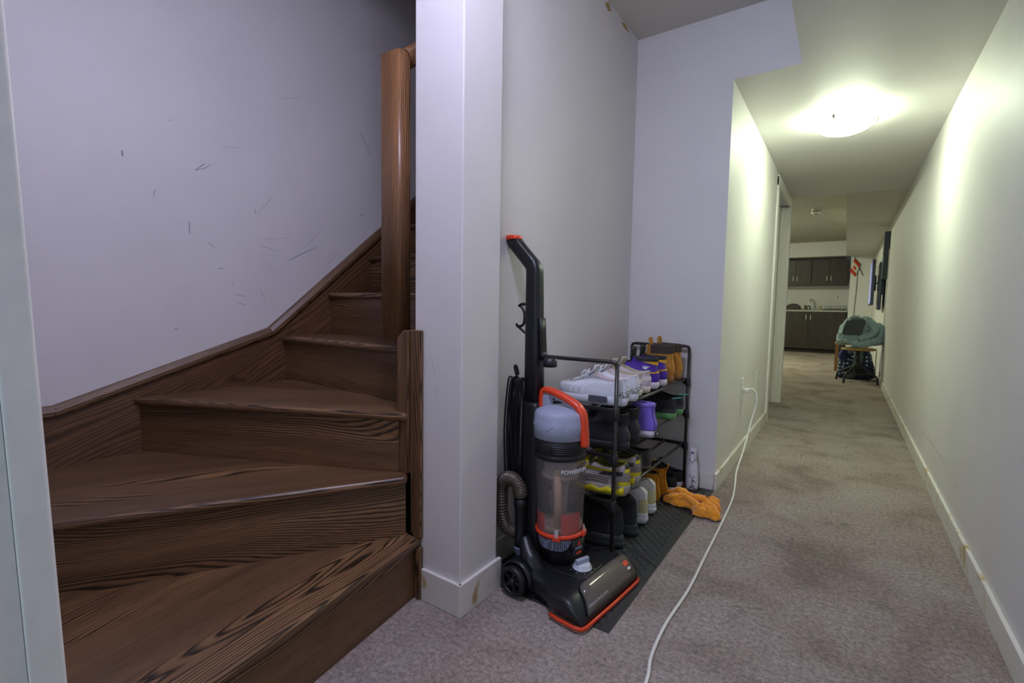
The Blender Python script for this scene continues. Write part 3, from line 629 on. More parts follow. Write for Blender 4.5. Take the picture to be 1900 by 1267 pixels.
cup = U(MB().lathe([(0.022, 0.755), (0.024, 0.756), (0.024, 0.785), (0.020, 0.785), (0.020, 0.757)], 24, (-0.017, 0, 0), cap0=False, cap1=False)).build('tool_cup', M_VB2, vac)
U(MB().lathe([(0.007, -0.012), (0.009, -0.010), (0.009, 0.010), (0.007, 0.012)], 14, (-0.045, 0, 0.797), 'y')).build('bracket_pin', mat('pin_grey', '55565c', 0.3, 0.5), vac)
hk = MB().tube(smooth_path([(-0.112, -0.006, 0.972), (-0.135, -0.012, 0.975), (-0.150, -0.014, 0.968)]), 0.0055, 8)
hk.tube(smooth_path([(-0.145, -0.012, 0.970), (-0.128, -0.012, 0.950), (-0.124, -0.012, 0.925), (-0.132, -0.012, 0.900), (-0.156, -0.014, 0.895), (-0.160, -0.014, 0.905)]), 0.005, 8)
hk.tube([(-0.157, -0.014, 0.896), (-0.112, -0.006, 0.862)], 0.005, 8)
U(hk).build('hose_hook', M_VB2, vac)
hk = MB().tube(smooth_path([(-0.115, -0.02, 0.70), (-0.14, -0.03, 0.71), (-0.15, -0.035, 0.745), (-0.143, -0.035, 0.752), (-0.138, -0.03, 0.72)]), 0.005, 8)
U(hk).build('cord_hook', M_VB2, vac)
cordb = MB()
for k in range(9):
    x0 = -0.120 - 0.0062 * k; y0 = -0.040 - 0.004 * (k % 3) - random.random() * 0.004; zt = 0.712 - random.random() * 0.014; zb = 0.30 + random.random() * 0.05; sw = random.uniform(-0.006, 0.006)
    cordb.tube(smooth_path([(x0 - .010, y0, zb + .02), (x0 - .006 + sw - .009, y0, (zt + zb) / 2), (x0 - .002, y0, zt - 0.03), (x0 + .004, y0 + .008, zt), (x0 + .008, y0 + .018, zt - 0.03), (x0 + .006 + sw, y0 + .016, (zt + zb) / 2), (x0 + .0, y0 + .014, zb + .02), (x0 - .004, y0 + 0.006, zb)], 4), 0.0036, 7, closed=True)
U(cordb).build('power_cord', mat('cord_black', '111113', 0.35), vac)
# hose, wand and grey cuff on the near side of the spine
wand = U(MB().lathe([(0.021, 0.300), (0.0225, 0.302), (0.0225, 0.262), (0.0195, 0.255), (0.0185, 0.15), (0.021, 0.145), (0.021, 0.118), (0.018, 0.115)][::-1], 24, (-0.088, -0.075, 0))).build('wand', M_VB2, vac)
U(MB().lathe([(0.021, 0.116), (0.022, 0.110), (0.0175, 0.106), (0.020, 0.100), (0.0155, 0.096), (0.0175, 0.090), (0.014, 0.086), (0.0145, 0.078), (0.012, 0.07)][::-1], 24, (-0.088, -0.075, 0))).build('cuff', mat('cuff_grey', '8d8ea8', 0.5), vac)
U(MB().box(-0.112, -0.104, -0.084, -0.066, 0.255, 0.285)).build('wand_lock', M_VB2, wand, bevel=0.002)
hpth = smooth_path([(-0.088, -0.075, 0.298), (-0.090, -0.078, 0.325), (-0.108, -0.082, 0.350), (-0.140, -0.086, 0.352), (-0.163, -0.088, 0.325), (-0.168, -0.088, 0.27), (-0.166, -0.085, 0.21), (-0.155, -0.075, 0.165), (-0.13, -0.055, 0.145), (-0.10, -0.035, 0.14)], 22)
hose = MB().tube(hpth, [0.0235 + 0.0026 * math.cos(i * PI * 2 / 4) for i in range(len(hpth))], 18)
U(hose).build('hose', mat('hose_brown', '5c5044', 0.3, coat=0.4), vac)

# ------------------------------------------------------------ shoe rack
M_RACK = mat('rack_black', '26221f', 0.38, coat=0.1); M_JOINT = mat('rack_joint', '1a1919', 0.5)
RX0, RX1, RY0, RY1 = -1.0, -0.68, 1.665, 2.655
SHZ = [0.588, 0.414, 0.237]; RTOP = 0.768
rk = empty('shoe_rack', ((RX0 + RX1) / 2, (RY0 + RY1) / 2, 0)); tag(rk, 'black tubular metal shoe rack with three shelves along the wall', 'shoe rack')
ox, oy = (RX0 + RX1) / 2, (RY0 + RY1) / 2
for y in (RY0, RY1):
    for x in (RX0, RX1):
        MB().tube([(x - ox, y - oy, 0.0082), (x - ox, y - oy, RTOP - 0.012)], 0.0078, 12).build('post', M_RACK, rk)
    MB().tube([(RX0 - ox, y - oy, RTOP - 0.02), (RX0 - ox + 0.005, y - oy, RTOP - 0.003), (RX0 - ox + 0.02, y - oy, RTOP), (RX1 - ox - 0.02, y - oy, RTOP), (RX1 - ox - 0.005, y - oy, RTOP - 0.003), (RX1 - ox, y - oy, RTOP - 0.02)], 0.008, 12).build('top_bar', M_RACK, rk)
for z in SHZ:
    for y in (RY0, RY1):
        MB().box(RX0 - ox, RX1 - ox, y - oy - 0.006, y - oy + 0.006, z - 0.010, z + 0.006).build('end_bar', M_JOINT, rk, bevel=0.003)
        for x in (RX0, RX1):
            MB().lathe([(0.0115, z - 0.036), (0.0125, z - 0.034), (0.0125, z + 0.008), (0.0115, z + 0.009)], 14, (x - ox, y - oy, 0)).build('joint', M_JOINT, rk)
            sx = 1 if x == RX0 else -1
            MB().prism([(x - ox, z - 0.034), (x - ox + sx * 0.05, z - 0.008), (x - ox + sx * 0.05, z + 0.004), (x - ox, z + 0.004)], 'y', y - oy - 0.005, y - oy + 0.005).build('gusset', M_JOINT, rk)
    for k in range(4):
        x = RX0 + 0.014 + (RX1 - RX0 - 0.028) * k / 3 - ox
        MB().tube([(x, RY0 - oy, z), (x, RY1 - oy, z)], 0.0068, 10).build('shelf_bar', M_RACK, rk)

# ------------------------------------------------------------ shoes
def lerp(a, b, t): return a + (b - a) * t
class Shoe:
    def __init__(s, L, hw, keys, wpow=0.72):
        s.L, s.hw, s.keys, s.wp = L, hw, keys, wpow
    def par(s, t):
        K = s.keys; n = len(K); t = min(max(t, 0), 1)
        for i in range(n - 1):
            if t <= K[i + 1][0] or i == n - 2: break
        a, b = K[i], K[i + 1]; q = (t - a[0]) / (b[0] - a[0]); p0 = K[max(i - 1, 0)]; p3 = K[min(i + 2, n - 1)]
        out = []
        for j in range(1, 7):
            m0 = (b[j] - p0[j]) / max(b[0] - p0[0], 1e-6) * (b[0] - a[0]); m1 = (p3[j] - a[j]) / max(p3[0] - a[0], 1e-6) * (b[0] - a[0])
            out.append((2 * q ** 3 - 3 * q * q + 1) * a[j] + (q ** 3 - 2 * q * q + q) * m0 + (-2 * q ** 3 + 3 * q * q) * b[j] + (q ** 3 - q * q) * m1)
        return out
    def raw(s, u, t):
        xh, xt, hwf, zh, zt, dip = s.par(t); ph = 2 * PI * u; xn = (1 - math.cos(ph)) / 2; sn = math.sin(ph)
        ln = (xt - xh) * s.L; full = min(1, max(0, ((xt - xh) - 0.45) / 0.5))
        prof = lerp(1.0, 0.80 + 0.30 * xn ** 1.2, full)
        y = math.copysign(abs(sn) ** s.wp, -sn) * hwf * s.hw * prof
        return Vector((xh * s.L + ln * xn, y, zh + (zt - zh) * xn ** 1.4 - dip * (4 * xn * (1 - xn))))
    def S(s, u, t, off=0.0):
        p = s.raw(u, t)
        if off:
            e = 0.004; du = s.raw(u + e, t) - s.raw(u - e, t); dt = s.raw(u, min(t + e, 1)) - s.raw(u, max(t - e, 0)); n = du.cross(dt)
            if n.length > 1e-12:
                n.normalize(); p = p - n * off if n.dot(Vector((p.x - s.L * 0.45 if abs(p.x - s.L * .45) > .01 else 0, p.y * 3, 0.02))) < 0 else p + n * off
        return p
    def upper(s, nu=36, nt=16, t1=1.0):
        rs = [[tuple(s.raw(i / nu, t1 * k / nt)) for i in range(nu)] for k in range(nt + 1)]; return MB().rings(rs)
    def lining(s, depth=0.05, nu=36, inset=0.005):
        top = [s.raw(i / nu, 1.0) for i in range(nu)]; c = sum(top, Vector()) / nu; rs = [[tuple(p) for p in top]]
        for f, dz in ((inset, 0.003), (2 * inset, 0.0), (2.4 * inset, -depth * 0.5), (2.6 * inset, -depth)):
            rs.append([tuple(p + (Vector((c.x, c.y, p.z)) - p).normalized() * min(f, (Vector((c.x, c.y, p.z)) - p).length * .8) + Vector((0, 0, dz))) for p in top])
        return MB().rings(rs, True, False, True)
    def sole(s, h, zlist=None, grow=0.003, nu=40, heel_up=0.0, toe_spring=0.006):
        base = [s.raw(i / nu, 0.0) for i in range(nu)]; cx = s.L / 2; rs = []
        for f, g in (zlist or ((0, -0.004), (0.15, 0.001), (0.5, grow), (0.9, grow), (1.0, grow - 0.0025))):
            r = []
            for p in base:
                d = Vector((p.x - cx, p.y * 2.2, 0)).normalized(); xn = p.x / s.L
                z = f * (h + heel_up * (1 - xn)) + toe_spring * max(0, (xn - 0.75) / 0.25) ** 2 * (1 - f)
                r.append((p.x + d.x * g, p.y + d.y * g, z))
            rs.append(r)
        return MB().rings(rs, True, True, True)
    def patch(s, u0, u1, t0, t1, off=0.0014, nu=8, nt=5):
        # t0/t1 may be functions of the running fraction along u
        f0 = t0 if callable(t0) else (lambda q: t0); f1 = t1 if callable(t1) else (lambda q: t1); rs = []
        for k in range(nt + 1):
            rs.append([tuple(s.S(lerp(u0, u1, i / nu), lerp(f0(i / nu), f1(i / nu), k / nt), off)) for i in range(nu + 1)])
        return MB().rings(rs, False)
    def laces(s, ts, w=0.055, r=0.0019, bow=True):
        b = MB(); prev = None
        for k, t in enumerate(ts):
            a = s.S(0.5 - w, t, 0.002); c = s.S(0.5 + w, t, 0.002); m = s.S(0.5, t, 0.006); b.tube([a, a.lerp(m, .6), m, c.lerp(m, .6), c], r, 6)
            if k: b.tube([s.S(0.5 - w, ts[k - 1], 0.002), s.S(0.5, (t + ts[k - 1]) / 2, 0.0055), c], r, 6)
        if bow:
            m = s.S(0.5, ts[-1], 0.008)
            for sg in (-1, 1):
                b.tube(smooth_path([m, m + Vector((0.004, sg * 0.018, 0.012)), m + Vector((0.012, sg * 0.036, 0.004)), m + Vector((0.010, sg * 0.03, -0.008)), m]), r, 6)
                b.tube(smooth_path([m, m + Vector((0.012, sg * 0.014, 0.004)), m + Vector((0.024, sg * 0.03, -0.022))]), r, 6)
        return b
    def tongue(s, h, wd=0.026, fwd=0.0):
        p = s.raw(0.5, 1.0); q = s.raw(0.5, 0.72); rs = []
        for f, z, w in ((0.35, 0.0, wd), (0.0, 0.006, wd), (-0.25 - fwd, h * 0.7, wd * 1.05), (-0.3 - fwd, h, wd * 0.8)):
            c = p.lerp(q, f) if f >= 0 else p + (p - q) * (-f) * 0.6; c = Vector((c.x, 0, p.z + z if f <= 0 else c.z + 0.003))
            rs.append([(c.x - 0.010 * (k / 3.0) ** 2, w * k / 3.0, c.z) for k in range(-3, 4)])
        return MB().rings(rs, False)
def K_low(sh, top, dip=0.010, oe=0.50, lean=0.0, tb=0.075):
    d = top - sh
    return [(0.0, 0.02, 0.985, 0.97, sh, sh + .002, 0), (0.16, 0.008, 0.995, 1.0, sh + 0.15 * d, sh + 0.014, 0), (0.34, 0.004, 0.965, 0.99, sh + 0.33 * d, tb * .55 + sh * .5 + .012, 0),
            (0.52, 0.010, 0.86, 0.93, sh + 0.52 * d, tb * .8 + sh * .4, 0), (0.70, 0.020, 0.70, 0.83, sh + 0.70 * d, tb + sh * .35, 0.002), (0.86, 0.026, 0.585, 0.74, sh + 0.87 * d, tb + sh * .35 + 0.017, dip * .6), (1.0, 0.022 - lean, oe, 0.66, top, tb + sh * .35 + 0.032, dip)]
def K_high(sh, top, oe=0.42, flare=0.0, dip=0.004, tb=0.06):
    d = top - sh
    return [(0.0, 0.02, 0.985, 0.97, sh, sh + .002, 0), (0.12, 0.006, 0.995, 1.0, sh + 0.10 * d, sh + 0.016, 0), (0.24, 0.002, 0.955, 0.99, sh + 0.22 * d, sh + tb * .7, 0), (0.36, 0.012, 0.83, 0.93, sh + 0.34 * d, sh + tb, 0),
            (0.48, 0.03, 0.66, 0.83, sh + 0.46 * d, sh + tb + 0.018, 0), (0.62, 0.045, 0.54, 0.76, sh + 0.60 * d, sh + tb + 0.25 * (d - tb) + .012, 0), (0.80, 0.045 - flare, 0.46, 0.74, sh + 0.79 * d, sh + tb + 0.62 * (d - tb), 0), (1.0, 0.035 - flare, oe, 0.74 + flare, top, top + 0.004, dip)]
def copy_tree(o, parent=None):
    c = o.copy(); COL.objects.link(c); c.parent = parent
    for ch in list(o.children): copy_tree(ch, c)
    return c
def pair(root, spots, where=None, tilt=None):
    base = root['label']
    for i, (x, y, z, dz) in enumerate(spots):
        o = root if i == 0 else copy_tree(root)
        if where: o['label'] = base + ', ' + where[i]
        o.location = (x, y, z); o.rotation_euler = (0, tilt or 0, PI + math.radians(dz))
def fab(name, h, rough=0.8, var=0.08, vs=60, bump=0.25, bs=500, **k): return mat(name, h, rough, var=var, vscale=vs, bump=bump, bscale=bs, **k)
def new_shoe(name, label, group):
    t = empty(name); tag(t, label, 'shoe', group); return t
def speckle_mat():
    t = NT('speckle_knit'); v = t.coord('Object'); ch = t.n('ShaderNodeTexVoronoi'); ch.inputs['Scale'].default_value = 120; ch.inputs['Randomness'].default_value = 0.6
    mp = t.n('ShaderNodeMapping'); mp.inputs['Scale'].default_value = (1.6, 1.6, 1.0); mp.inputs['Rotation'].default_value = (0.5, 0.2, 0.3); t.l(v, mp.inputs[0]); t.l(mp.outputs[0], ch.inputs['Vector'])
    t.l(t.ramp(ch.outputs['Distance'], [(0.38, rgb('1e1e22')), (0.50, rgb('f0f0f2'))]), t.b.inputs['Base Color']); t.b.inputs['Roughness'].default_value = 0.8; return t.m
SH1, SH2, SH3, SH0 = 0.5955, 0.4215, 0.2445, 0.0078
both = lambda f: [f(1), f(-1)]
def side(a, b, sg): return (a, b) if sg > 0 else (1 - b, 1 - a)
# 1 white running shoes
def white_runner():
    t = new_shoe('running_shoe', 'white knit running shoe with side stripes and speckled heel', 'white running shoes on the rack')
    S = Shoe(0.292, 0.048, K_low(0.034, 0.105, 0.016, 0.50)); W = fab('white_knit', 'dcdde3', bs=400); W2 = fab('white_smooth', 'eef0f4', 0.5, 0.02)
    S.upper().build('upper', W, t); S.lining(0.05).build('lining', fab('pink_lining', 'c9b8bd'), t)
    so = S.sole(0.034, grow=0.005).build('sole', fab('white_foam', 'd8d9df', 0.6, 0.04), t)
    for sg in (1, -1):
        for k in range(3):
            a = 0.655 + 0.030 * k
            u0, u1 = side(a, a + 0.014, sg); S.patch(u0, u1, 0.02, 0.74 - 0.02 * k, nu=3).build('stripe', W2, t)
        b = MB().box(0.066, 0.142, sg * 0.0465 - 0.002, sg * 0.0465 + 0.003 * sg + 0.002, 0.012, 0.036); b.build('midfoot_block', mat('block_grey', '4c4c55', 0.6), so, bevel=0.002)
        u0, u1 = side(0.56, 0.62, sg)
    S.patch(-0.13, 0.13, -0.0, lambda q: 0.52 - 0.42 * abs(2 * q - 1) ** 1.3, 0.0055, 14).build('heel_counter', speckle_mat(), t)
    S.patch(-0.03, 0.03, 0.62, 0.98, 0.003, 6).build('heel_tab', W2, t)
    S.laces([0.50, 0.60, 0.70, 0.80, 0.90], 0.07).build('laces', W2, t); S.tongue(0.028).build('tongue', W, t, solid=0.004)
    return t
pair(white_runner(), [(-0.662, 1.737, SH1, 1), (-0.665, 1.856, SH1, 0)], ('by the vacuum', 'next to the lilac trainer'))
# 2 cream and lilac trainers
def lilac_trainer():
    t = new_shoe('trainer', 'cream and pale lilac trainer', 'cream and lilac trainers on the rack')
    S = Shoe(0.285, 0.049, K_low(0.030, 0.098, 0.014, 0.50)); A = fab('lilac_suede', 'c9bccb'); B = fab('cream_leather', 'dcd4cb', 0.5, 0.03); C = fab('cream_rubber', 'd9d0bd', 0.5, 0.03)
    S.upper().build('upper', A, t); S.lining(0.05).build('lining', fab('beige_lining', 'b3a893'), t); S.sole(0.030, grow=0.004).build('sole', C, t)
    S.patch(-0.14, 0.14, 0.40, 0.64, 0.002, 12).build('heel_overlay', B, t); S.patch(-0.1, 0.1, 0.80, 0.99, 0.002, 12).build('collar_pad', fab('beige_pad', 'b9b09f'), t)
    for sg in (1, -1):
        u0, u1 = side(0.57, 0.72, sg); S.patch(u0, u1, 0.25, lambda q: 0.62, 0.0018, 6).build('side_overlay', B, t)
    S.patch(0.42, 0.58, 0.0, 0.22, 0.002, 10).build('toe_cap', B, t)
    S.laces([0.52, 0.64, 0.76, 0.88], 0.065).build('laces', fab('lace_white', 'e6e2de'), t); S.tongue(0.035).build('tongue', fab('beige_pad', 'b9b09f'), t, solid=0.006)
    return t
pair(lilac_trainer(), [(-0.688, 1.966, SH1, 0), (-0.688, 2.070, SH1, 0)], ('touching the white running shoe', 'on the purple shoe side'))
# 3 purple and yellow basketball shoes
def purple_ball():
    t = new_shoe('basketball_shoe', 'purple and yellow leather basketball shoe with black collar', 'purple and yellow basketball shoes on the rack')
    S = Shoe(0.292, 0.051, K_high(0.032, 0.142, 0.46, 0.0, 0.004)); P = mat('purple_leather', '4a259a', 0.4, var=0.05); Y = mat('yellow_leather', 'e0aa12', 0.45, var=0.04); Bk = fab('black_pad', '1d1c20', 0.6)
    S.upper().build('upper', P, t); S.lining(0.07).build('lining', Bk, t); S.sole(0.032, grow=0.004).build('midsole', mat('midsole_white', 'd9d3dc', 0.5), t)
    S.patch(-0.33, 0.33, lambda q: 0.88, 1.0, 0.0026, 24).build('collar', Bk, t)
    S.patch(-0.26, 0.26, lambda q: 0.72 + 0.16 * abs(2 * q - 1) ** 1.3, 0.885, 0.0022, 20).build('ankle_band', Y, t)
    S.patch(-0.16, 0.16, lambda q: 0.42 - 0.05 * abs(2 * q - 1), lambda q: 0.48 - 0.06 * abs(2 * q - 1), 0.003, 16, 2).build('heel_band', Y, t)
    for sg in (1, -1):
        wg = MB()      # winged mark on the ankle
        for k in range(5):
            u0, u1 = side(0.775 + 0.004 * k, 0.862 - 0.010 * k, sg); wg_t = 0.665 - 0.026 * k
            p = S.patch(u0, u1, wg_t - 0.009, wg_t + 0.006, 0.0032, 4, 1); wg.add(p.v, p.f)
        u0, u1 = side(0.80, 0.835, sg); p = S.patch(u0, u1, 0.53, 0.67, 0.0034, 4, 2); wg.add(p.v, p.f)
        wg.build('wing_mark', mat('wing_white', 'd7d9e6', 0.5), t)
    S.patch(0.40, 0.60, 0.0, 0.2, 0.002, 10).build('toe_cap', Y, t); S.laces([0.40, 0.50, 0.60, 0.72, 0.84], 0.07, bow=False).build('laces', Bk, t); S.tongue(0.045, 0.03).build('tongue', Bk, t, solid=0.008)
    return t
pair(purple_ball(), [(-0.692, 2.205, SH1, 4), (-0.690, 2.318, SH1, 2)], ('on the lilac trainer side', 'next to a tan boot'))
# 4 tan work boots
def tan_boot():
    t = new_shoe('work_boot', 'tan nubuck work boot with dark padded collar', 'tan work boots on the rack')
    S = Shoe(0.295, 0.053, K_high(0.034, 0.186, 0.46, 0.008, 0.002)); T = fab('tan_nubuck', 'bd8430', 0.75, 0.12, 25, 0.15); D = fab('dark_collar', '3a302b', 0.7)
    S.upper().build('upper', T, t); S.lining(0.09).build('lining', D, t)
    so = S.sole(0.034, grow=0.006).build('sole', fab('tan_rubber', '9a6a34', 0.6, 0.06), t)
    S.patch(-0.36, 0.36, 0.76, 1.0, 0.004, 26).build('collar', D, t)
    S.patch(-0.035, 0.035, 0.02, 0.76, 0.002, 6, 10).build('heel_strip', fab('tan_light', 'c8913c', 0.75), t); S.patch(-0.2, 0.2, 0.0, lambda q: 0.2, 0.0025, 16).build('heel_counter', T, t)
    for sg in (1, -1):
        u0, u1 = side(0.545, 0.585, sg); es = S.patch(u0, u1, 0.50, 1.0, 0.004, 3, 8).build('eyestay', T, t, solid=0.002)
        for k in range(4):
            p = S.S(0.5 + sg * 0.065, 0.62 + 0.115 * k, 0.006); MB().ell(p, (0.0045, 0.0045, 0.0045), 10, 6).build('eyelet', mat('brass', 'd9c07a', 0.3, 1.0), es)
    fl = MB().rings([[(0.118 + 0.010 * f + 0.004 * math.cos(k), 0.007 * k, 0.17 + 0.048 * f) for k in range(-3, 4)] for f in (0, 0.5, 1.0, 1.12)], False).build('tongue', T, t, solid=0.006)
    for k in range(3):
        for sg in (-1, 1): MB().ell((0.123 + 0.004 * k, sg * 0.015, 0.182 + 0.014 * k), (0.006, 0.004, 0.004), 8, 6).build('eyelet', mat('brass', 'd9c07a', 0.3, 1.0), fl)
    return t
pair(tan_boot(), [(-0.694, 2.442, SH1, 2), (-0.690, 2.566, SH1, 0)], ('next to a purple shoe', 'at the wall end'))
# 5 black combat boots
def combat():
    t = new_shoe('lace_up_boot', 'black leather lace-up boot with ribbed collar', 'black lace-up boots on the rack')
    S = Shoe(0.305, 0.055, K_high(0.034, 0.142, 0.44, 0.006, 0.002)); L = mat('black_leather', '2a2a30', 0.35, var=0.15, vscale=20, bump=0.2, bscale=90); Mt = fab('black_nylon', '1a1a1c', 0.7)
    S.upper().build('upper', L, t); S.lining(0.08).build('lining', Mt, t); S.sole(0.034, grow=0.006).build('sole', mat('black_rubber', '1c1c1e', 0.6), t)
    for k in range(5): S.patch(-0.3, 0.3, 0.60 + 0.078 * k, 0.665 + 0.078 * k, 0.004, 20, 3).build('collar_rib', Mt, t)
    S.patch(0.40, 0.60, 0.0, 0.30, 0.003, 12).build('toe_cap', L, t); S.patch(-0.2, 0.2, 0.0, lambda q: 0.36, 0.0025, 14).build('heel_counter', L, t)
    S.laces([0.34, 0.42, 0.50, 0.60, 0.72, 0.86], 0.075, 0.003).build('laces', Mt, t); S.tongue(0.006, 0.03).build('tongue', Mt, t, solid=0.006)
    return t
pair(combat(), [(-0.655, 1.746, SH2, 0), (-0.660, 1.872, SH2, 0)], ('by the vacuum', 'next to the lavender high-top'))
# 6 purple canvas high-top
t = new_shoe('canvas_high_top', 'lavender purple canvas high-top with white rubber sole and black heel plate', None)
S = Shoe(0.285, 0.047, K_high(0.030, 0.143, 0.42, -0.004, 0.002)); C = fab('lavender_canvas', '7f66cf', 0.8, 0.16, 18); Wr = mat('rubber_white', 'ddd6de', 0.5); Nv = mat('navy_line', '2a2540', 0.6)
S.upper().build('upper', C, t); S.lining(0.08).build('lining', fab('lavender_lining', '8f7ad6'), t)
so = S.sole(0.032, grow=0.0035).build('sole', Wr, t)
for z in (0.009, 0.0315): 
    MB().tube([(p.x + (p.x - .14) * 0.03, p.y * 1.085, z) for p in [S.raw(i / 40, 0) for i in range(40)]], 0.0011, 6, closed=True).build('sole_line', Nv, so)
S.patch(-0.04, -0.032, 0.02, 1.0, 0.0012, 2, 10).build('seam', Nv, t); S.patch(0.032, 0.04, 0.02, 1.0, 0.0012, 2, 10).build('seam', Nv, t); S.patch(-0.032, 0.032, 0.02, 1.0, 0.001, 4, 10).build('heel_strip', C, t)
pl = MB().box(-0.0035, 0.0, -0.019, 0.019, 0.008, 0.030).build('heel_plate', mat('plate_black', '1c1a22', 0.5), so, bevel=0.001)
MB().add([(-0.0038, 0.011 * math.sin(2 * PI * k / 10) * (1 if k % 2 == 0 else 0.42) , 0.019 + 0.009 * math.cos(2 * PI * k / 10) * (1 if k % 2 == 0 else 0.42)) for k in range(10)], [tuple(range(10))]).build('star', Wr, pl, fix=False)
S.patch(-0.25, 0.25, 0.93, 1.0, 0.003, 20, 2).build('collar_roll', fab('lavender_lining', '8f7ad6'), t); S.laces([0.36, 0.48, 0.6, 0.72, 0.84], 0.07, bow=False).build('laces', Wr, t); S.tongue(0.012, 0.024).build('tongue', C, t, solid=0.003)
t.location = (-0.632, 1.998, SH2); t.rotation_euler = (0, 0, PI - math.radians(3))
# 7 black trainers with green soles
def green_sole():
    t = new_shoe('green_soled_trainer', 'black trainer with translucent green sole and teal heel pull', 'green soled black trainers on the rack')
    S = Shoe(0.285, 0.049, K_low(0.030, 0.105, 0.016, 0.50, 0.02)); Bk = fab('black_knit', '1c1d1f', 0.75)
    S.upper().build('upper', Bk, t); S.lining(0.06).build('lining', fab('black_lining', '141416'), t); S.sole(0.030, grow=0.006, heel_up=0.006).build('sole', mat('green_gel', '5d9a5c', 0.25, var=0.1, coat=0.4), t)
    S.patch(-0.15, 0.15, 0.05, lambda q: 0.36 - 0.1 * abs(2 * q - 1), 0.003, 14).build('heel_counter', mat('grey_tpu', '3a3d40', 0.35), t)
    MB().tube(smooth_path([(0.022, -0.01, 0.104), (-0.016, -0.006, 0.112), (-0.020, 0, 0.113), (-0.016, 0.006, 0.112), (0.022, 0.01, 0.104)]), 0.0022, 6).build('heel_pull', mat('teal_cord', '4fa58c', 0.6), t)
    S.laces([0.5, 0.62, 0.74, 0.86], 0.065).build('laces', fab('lace_grey', '6a6d70'), t); S.tongue(0.03).build('tongue', Bk, t, solid=0.005)
    return t
pair(green_sole(), [(-0.660, 2.385, SH2, 0), (-0.660, 2.508, SH2, -2)], ('nearer the lavender high-top', 'at the wall end'))
# 8 grey and yellow chunky trainers
def yellow_chunky():
    t = new_shoe('chunky_trainer', 'grey and bright yellow chunky trainer with layered sole', 'grey and yellow trainers on the rack')
    S = Shoe(0.30, 0.055, K_low(0.040, 0.124, 0.016, 0.48, -0.02, 0.075)); G = fab('warm_grey_mesh', 'a69c98', 0.7, 0.08, 60); Y = mat('vivid_yellow', 'd8c713', 0.55, var=0.05); D = fab('dark_band', '2e2f35', 0.6); G2 = fab('taupe', '847b73')
    S.upper().build('upper', G, t); S.lining(0.06).build('lining', fab('olive_lining', '5d5a20'), t)
    so = S.sole(0.040, grow=0.008, heel_up=0.004).build('sole', fab('grey_foam', '9c948c', 0.6), t)
    for sg in (1, -1):
        rs_ = [[], []]
        for k in range(25):
            x = 0.012 + 0.190 * k / 24; u = math.acos(1 - 2 * (x / 0.30 - 0.02) / 0.965 if x / 0.30 > 0.02 else 1) / (2 * PI); p = S.raw(u, 0)
            yy = sg * (abs(p.y) + 0.0105); zt = 0.026 + 0.016 * abs(((k / 24 * 3.2) % 1) - 0.5) * 2 * (1 - 0.35 * k / 24)
            rs_[0].append((x, yy, 0.010 + 0.004 * k / 24)); rs_[1].append((x, yy * 0.985, zt))
        MB().rings(rs_, False).build('sole_wave', Y, so, solid=0.004)
        u0, u1 = side(0.60, 0.86, sg); S.patch(u0, u1, lambda q: 0.70, lambda q: 0.84, 0.0026, 10).build('collar_stripe', Y, t)
        u0, u1 = side(0.78, 0.92, sg); S.patch(u0, u1, lambda q: 0.50, lambda q: 0.70, 0.003, 8).build('side_band', D, t)
        for k in range(3):
            b = MB().tube([S.S(side(0.60 + 0.03 * j, 0, sg)[0] if sg > 0 else 1 - (0.60 + 0.03 * j), 0.18 + 0.10 * k + 0.03 * math.sin(j * 1.3), 0.002) for j in range(9)], 0.0025, 6); b.build('rib', G2, t)
    S.patch(-0.11, 0.11, -0.02, 0.24, 0.004, 12).build('heel_cup', Y, t); S.patch(-0.09, 0.09, 0.26, 0.40, 0.003, 10).build('heel_band', G2, t); S.patch(-0.075, 0.075, 0.42, 0.62, 0.003, 10).build('heel_band', G2, t)
    S.patch(-0.06, 0.06, 0.64, 0.80, 0.0034, 8).build('heel_tab', Y, t); S.patch(-0.055, 0.055, 0.81, 1.0, 0.003, 8).build('heel_loop', D, t)
    S.laces([0.48, 0.58, 0.68, 0.78, 0.88], 0.075, 0.0026).build('laces', Y, t); S.tongue(0.018, 0.03).build('tongue', fab('olive_lining', '5d5a20'), t, solid=0.008)
    u = S; text('BALENCIAGA', 0.012, D, t, None, lambda c: S.S(0.655 - c.x / 0.30 * 0.30, 0.585 + c.y * 6.0, 0.0022))
    return t
pair(yellow_chunky(), [(-0.650, 1.748, SH3, 2), (-0.655, 1.878, SH3, 0)], ('by the vacuum', 'next to a clog'))
# 9 black slip-on clogs
def clog():
    t = new_shoe('slip_on_clog', 'plain charcoal rubber clog with rounded heel', 'charcoal clogs on the rack')
    S = Shoe(0.275, 0.050, K_low(0.016, 0.088, 0.018, 0.52, 0.0, 0.07)); R = mat('charcoal_rubber', '36373a', 0.5, var=0.05)
    S.upper().build('upper', R, t); S.lining(0.06, inset=0.004).build('lining', mat('clog_inside', '232325', 0.7), t); S.sole(0.016, grow=0.002).build('sole', mat('clog_sole', '6a5c4c', 0.7), t)
    return t
pair(clog(), [(-0.688, 2.004, SH3, 1), (-0.684, 2.110, SH3, 0)], ('next to a yellow trainer', 'next to the sandal'))
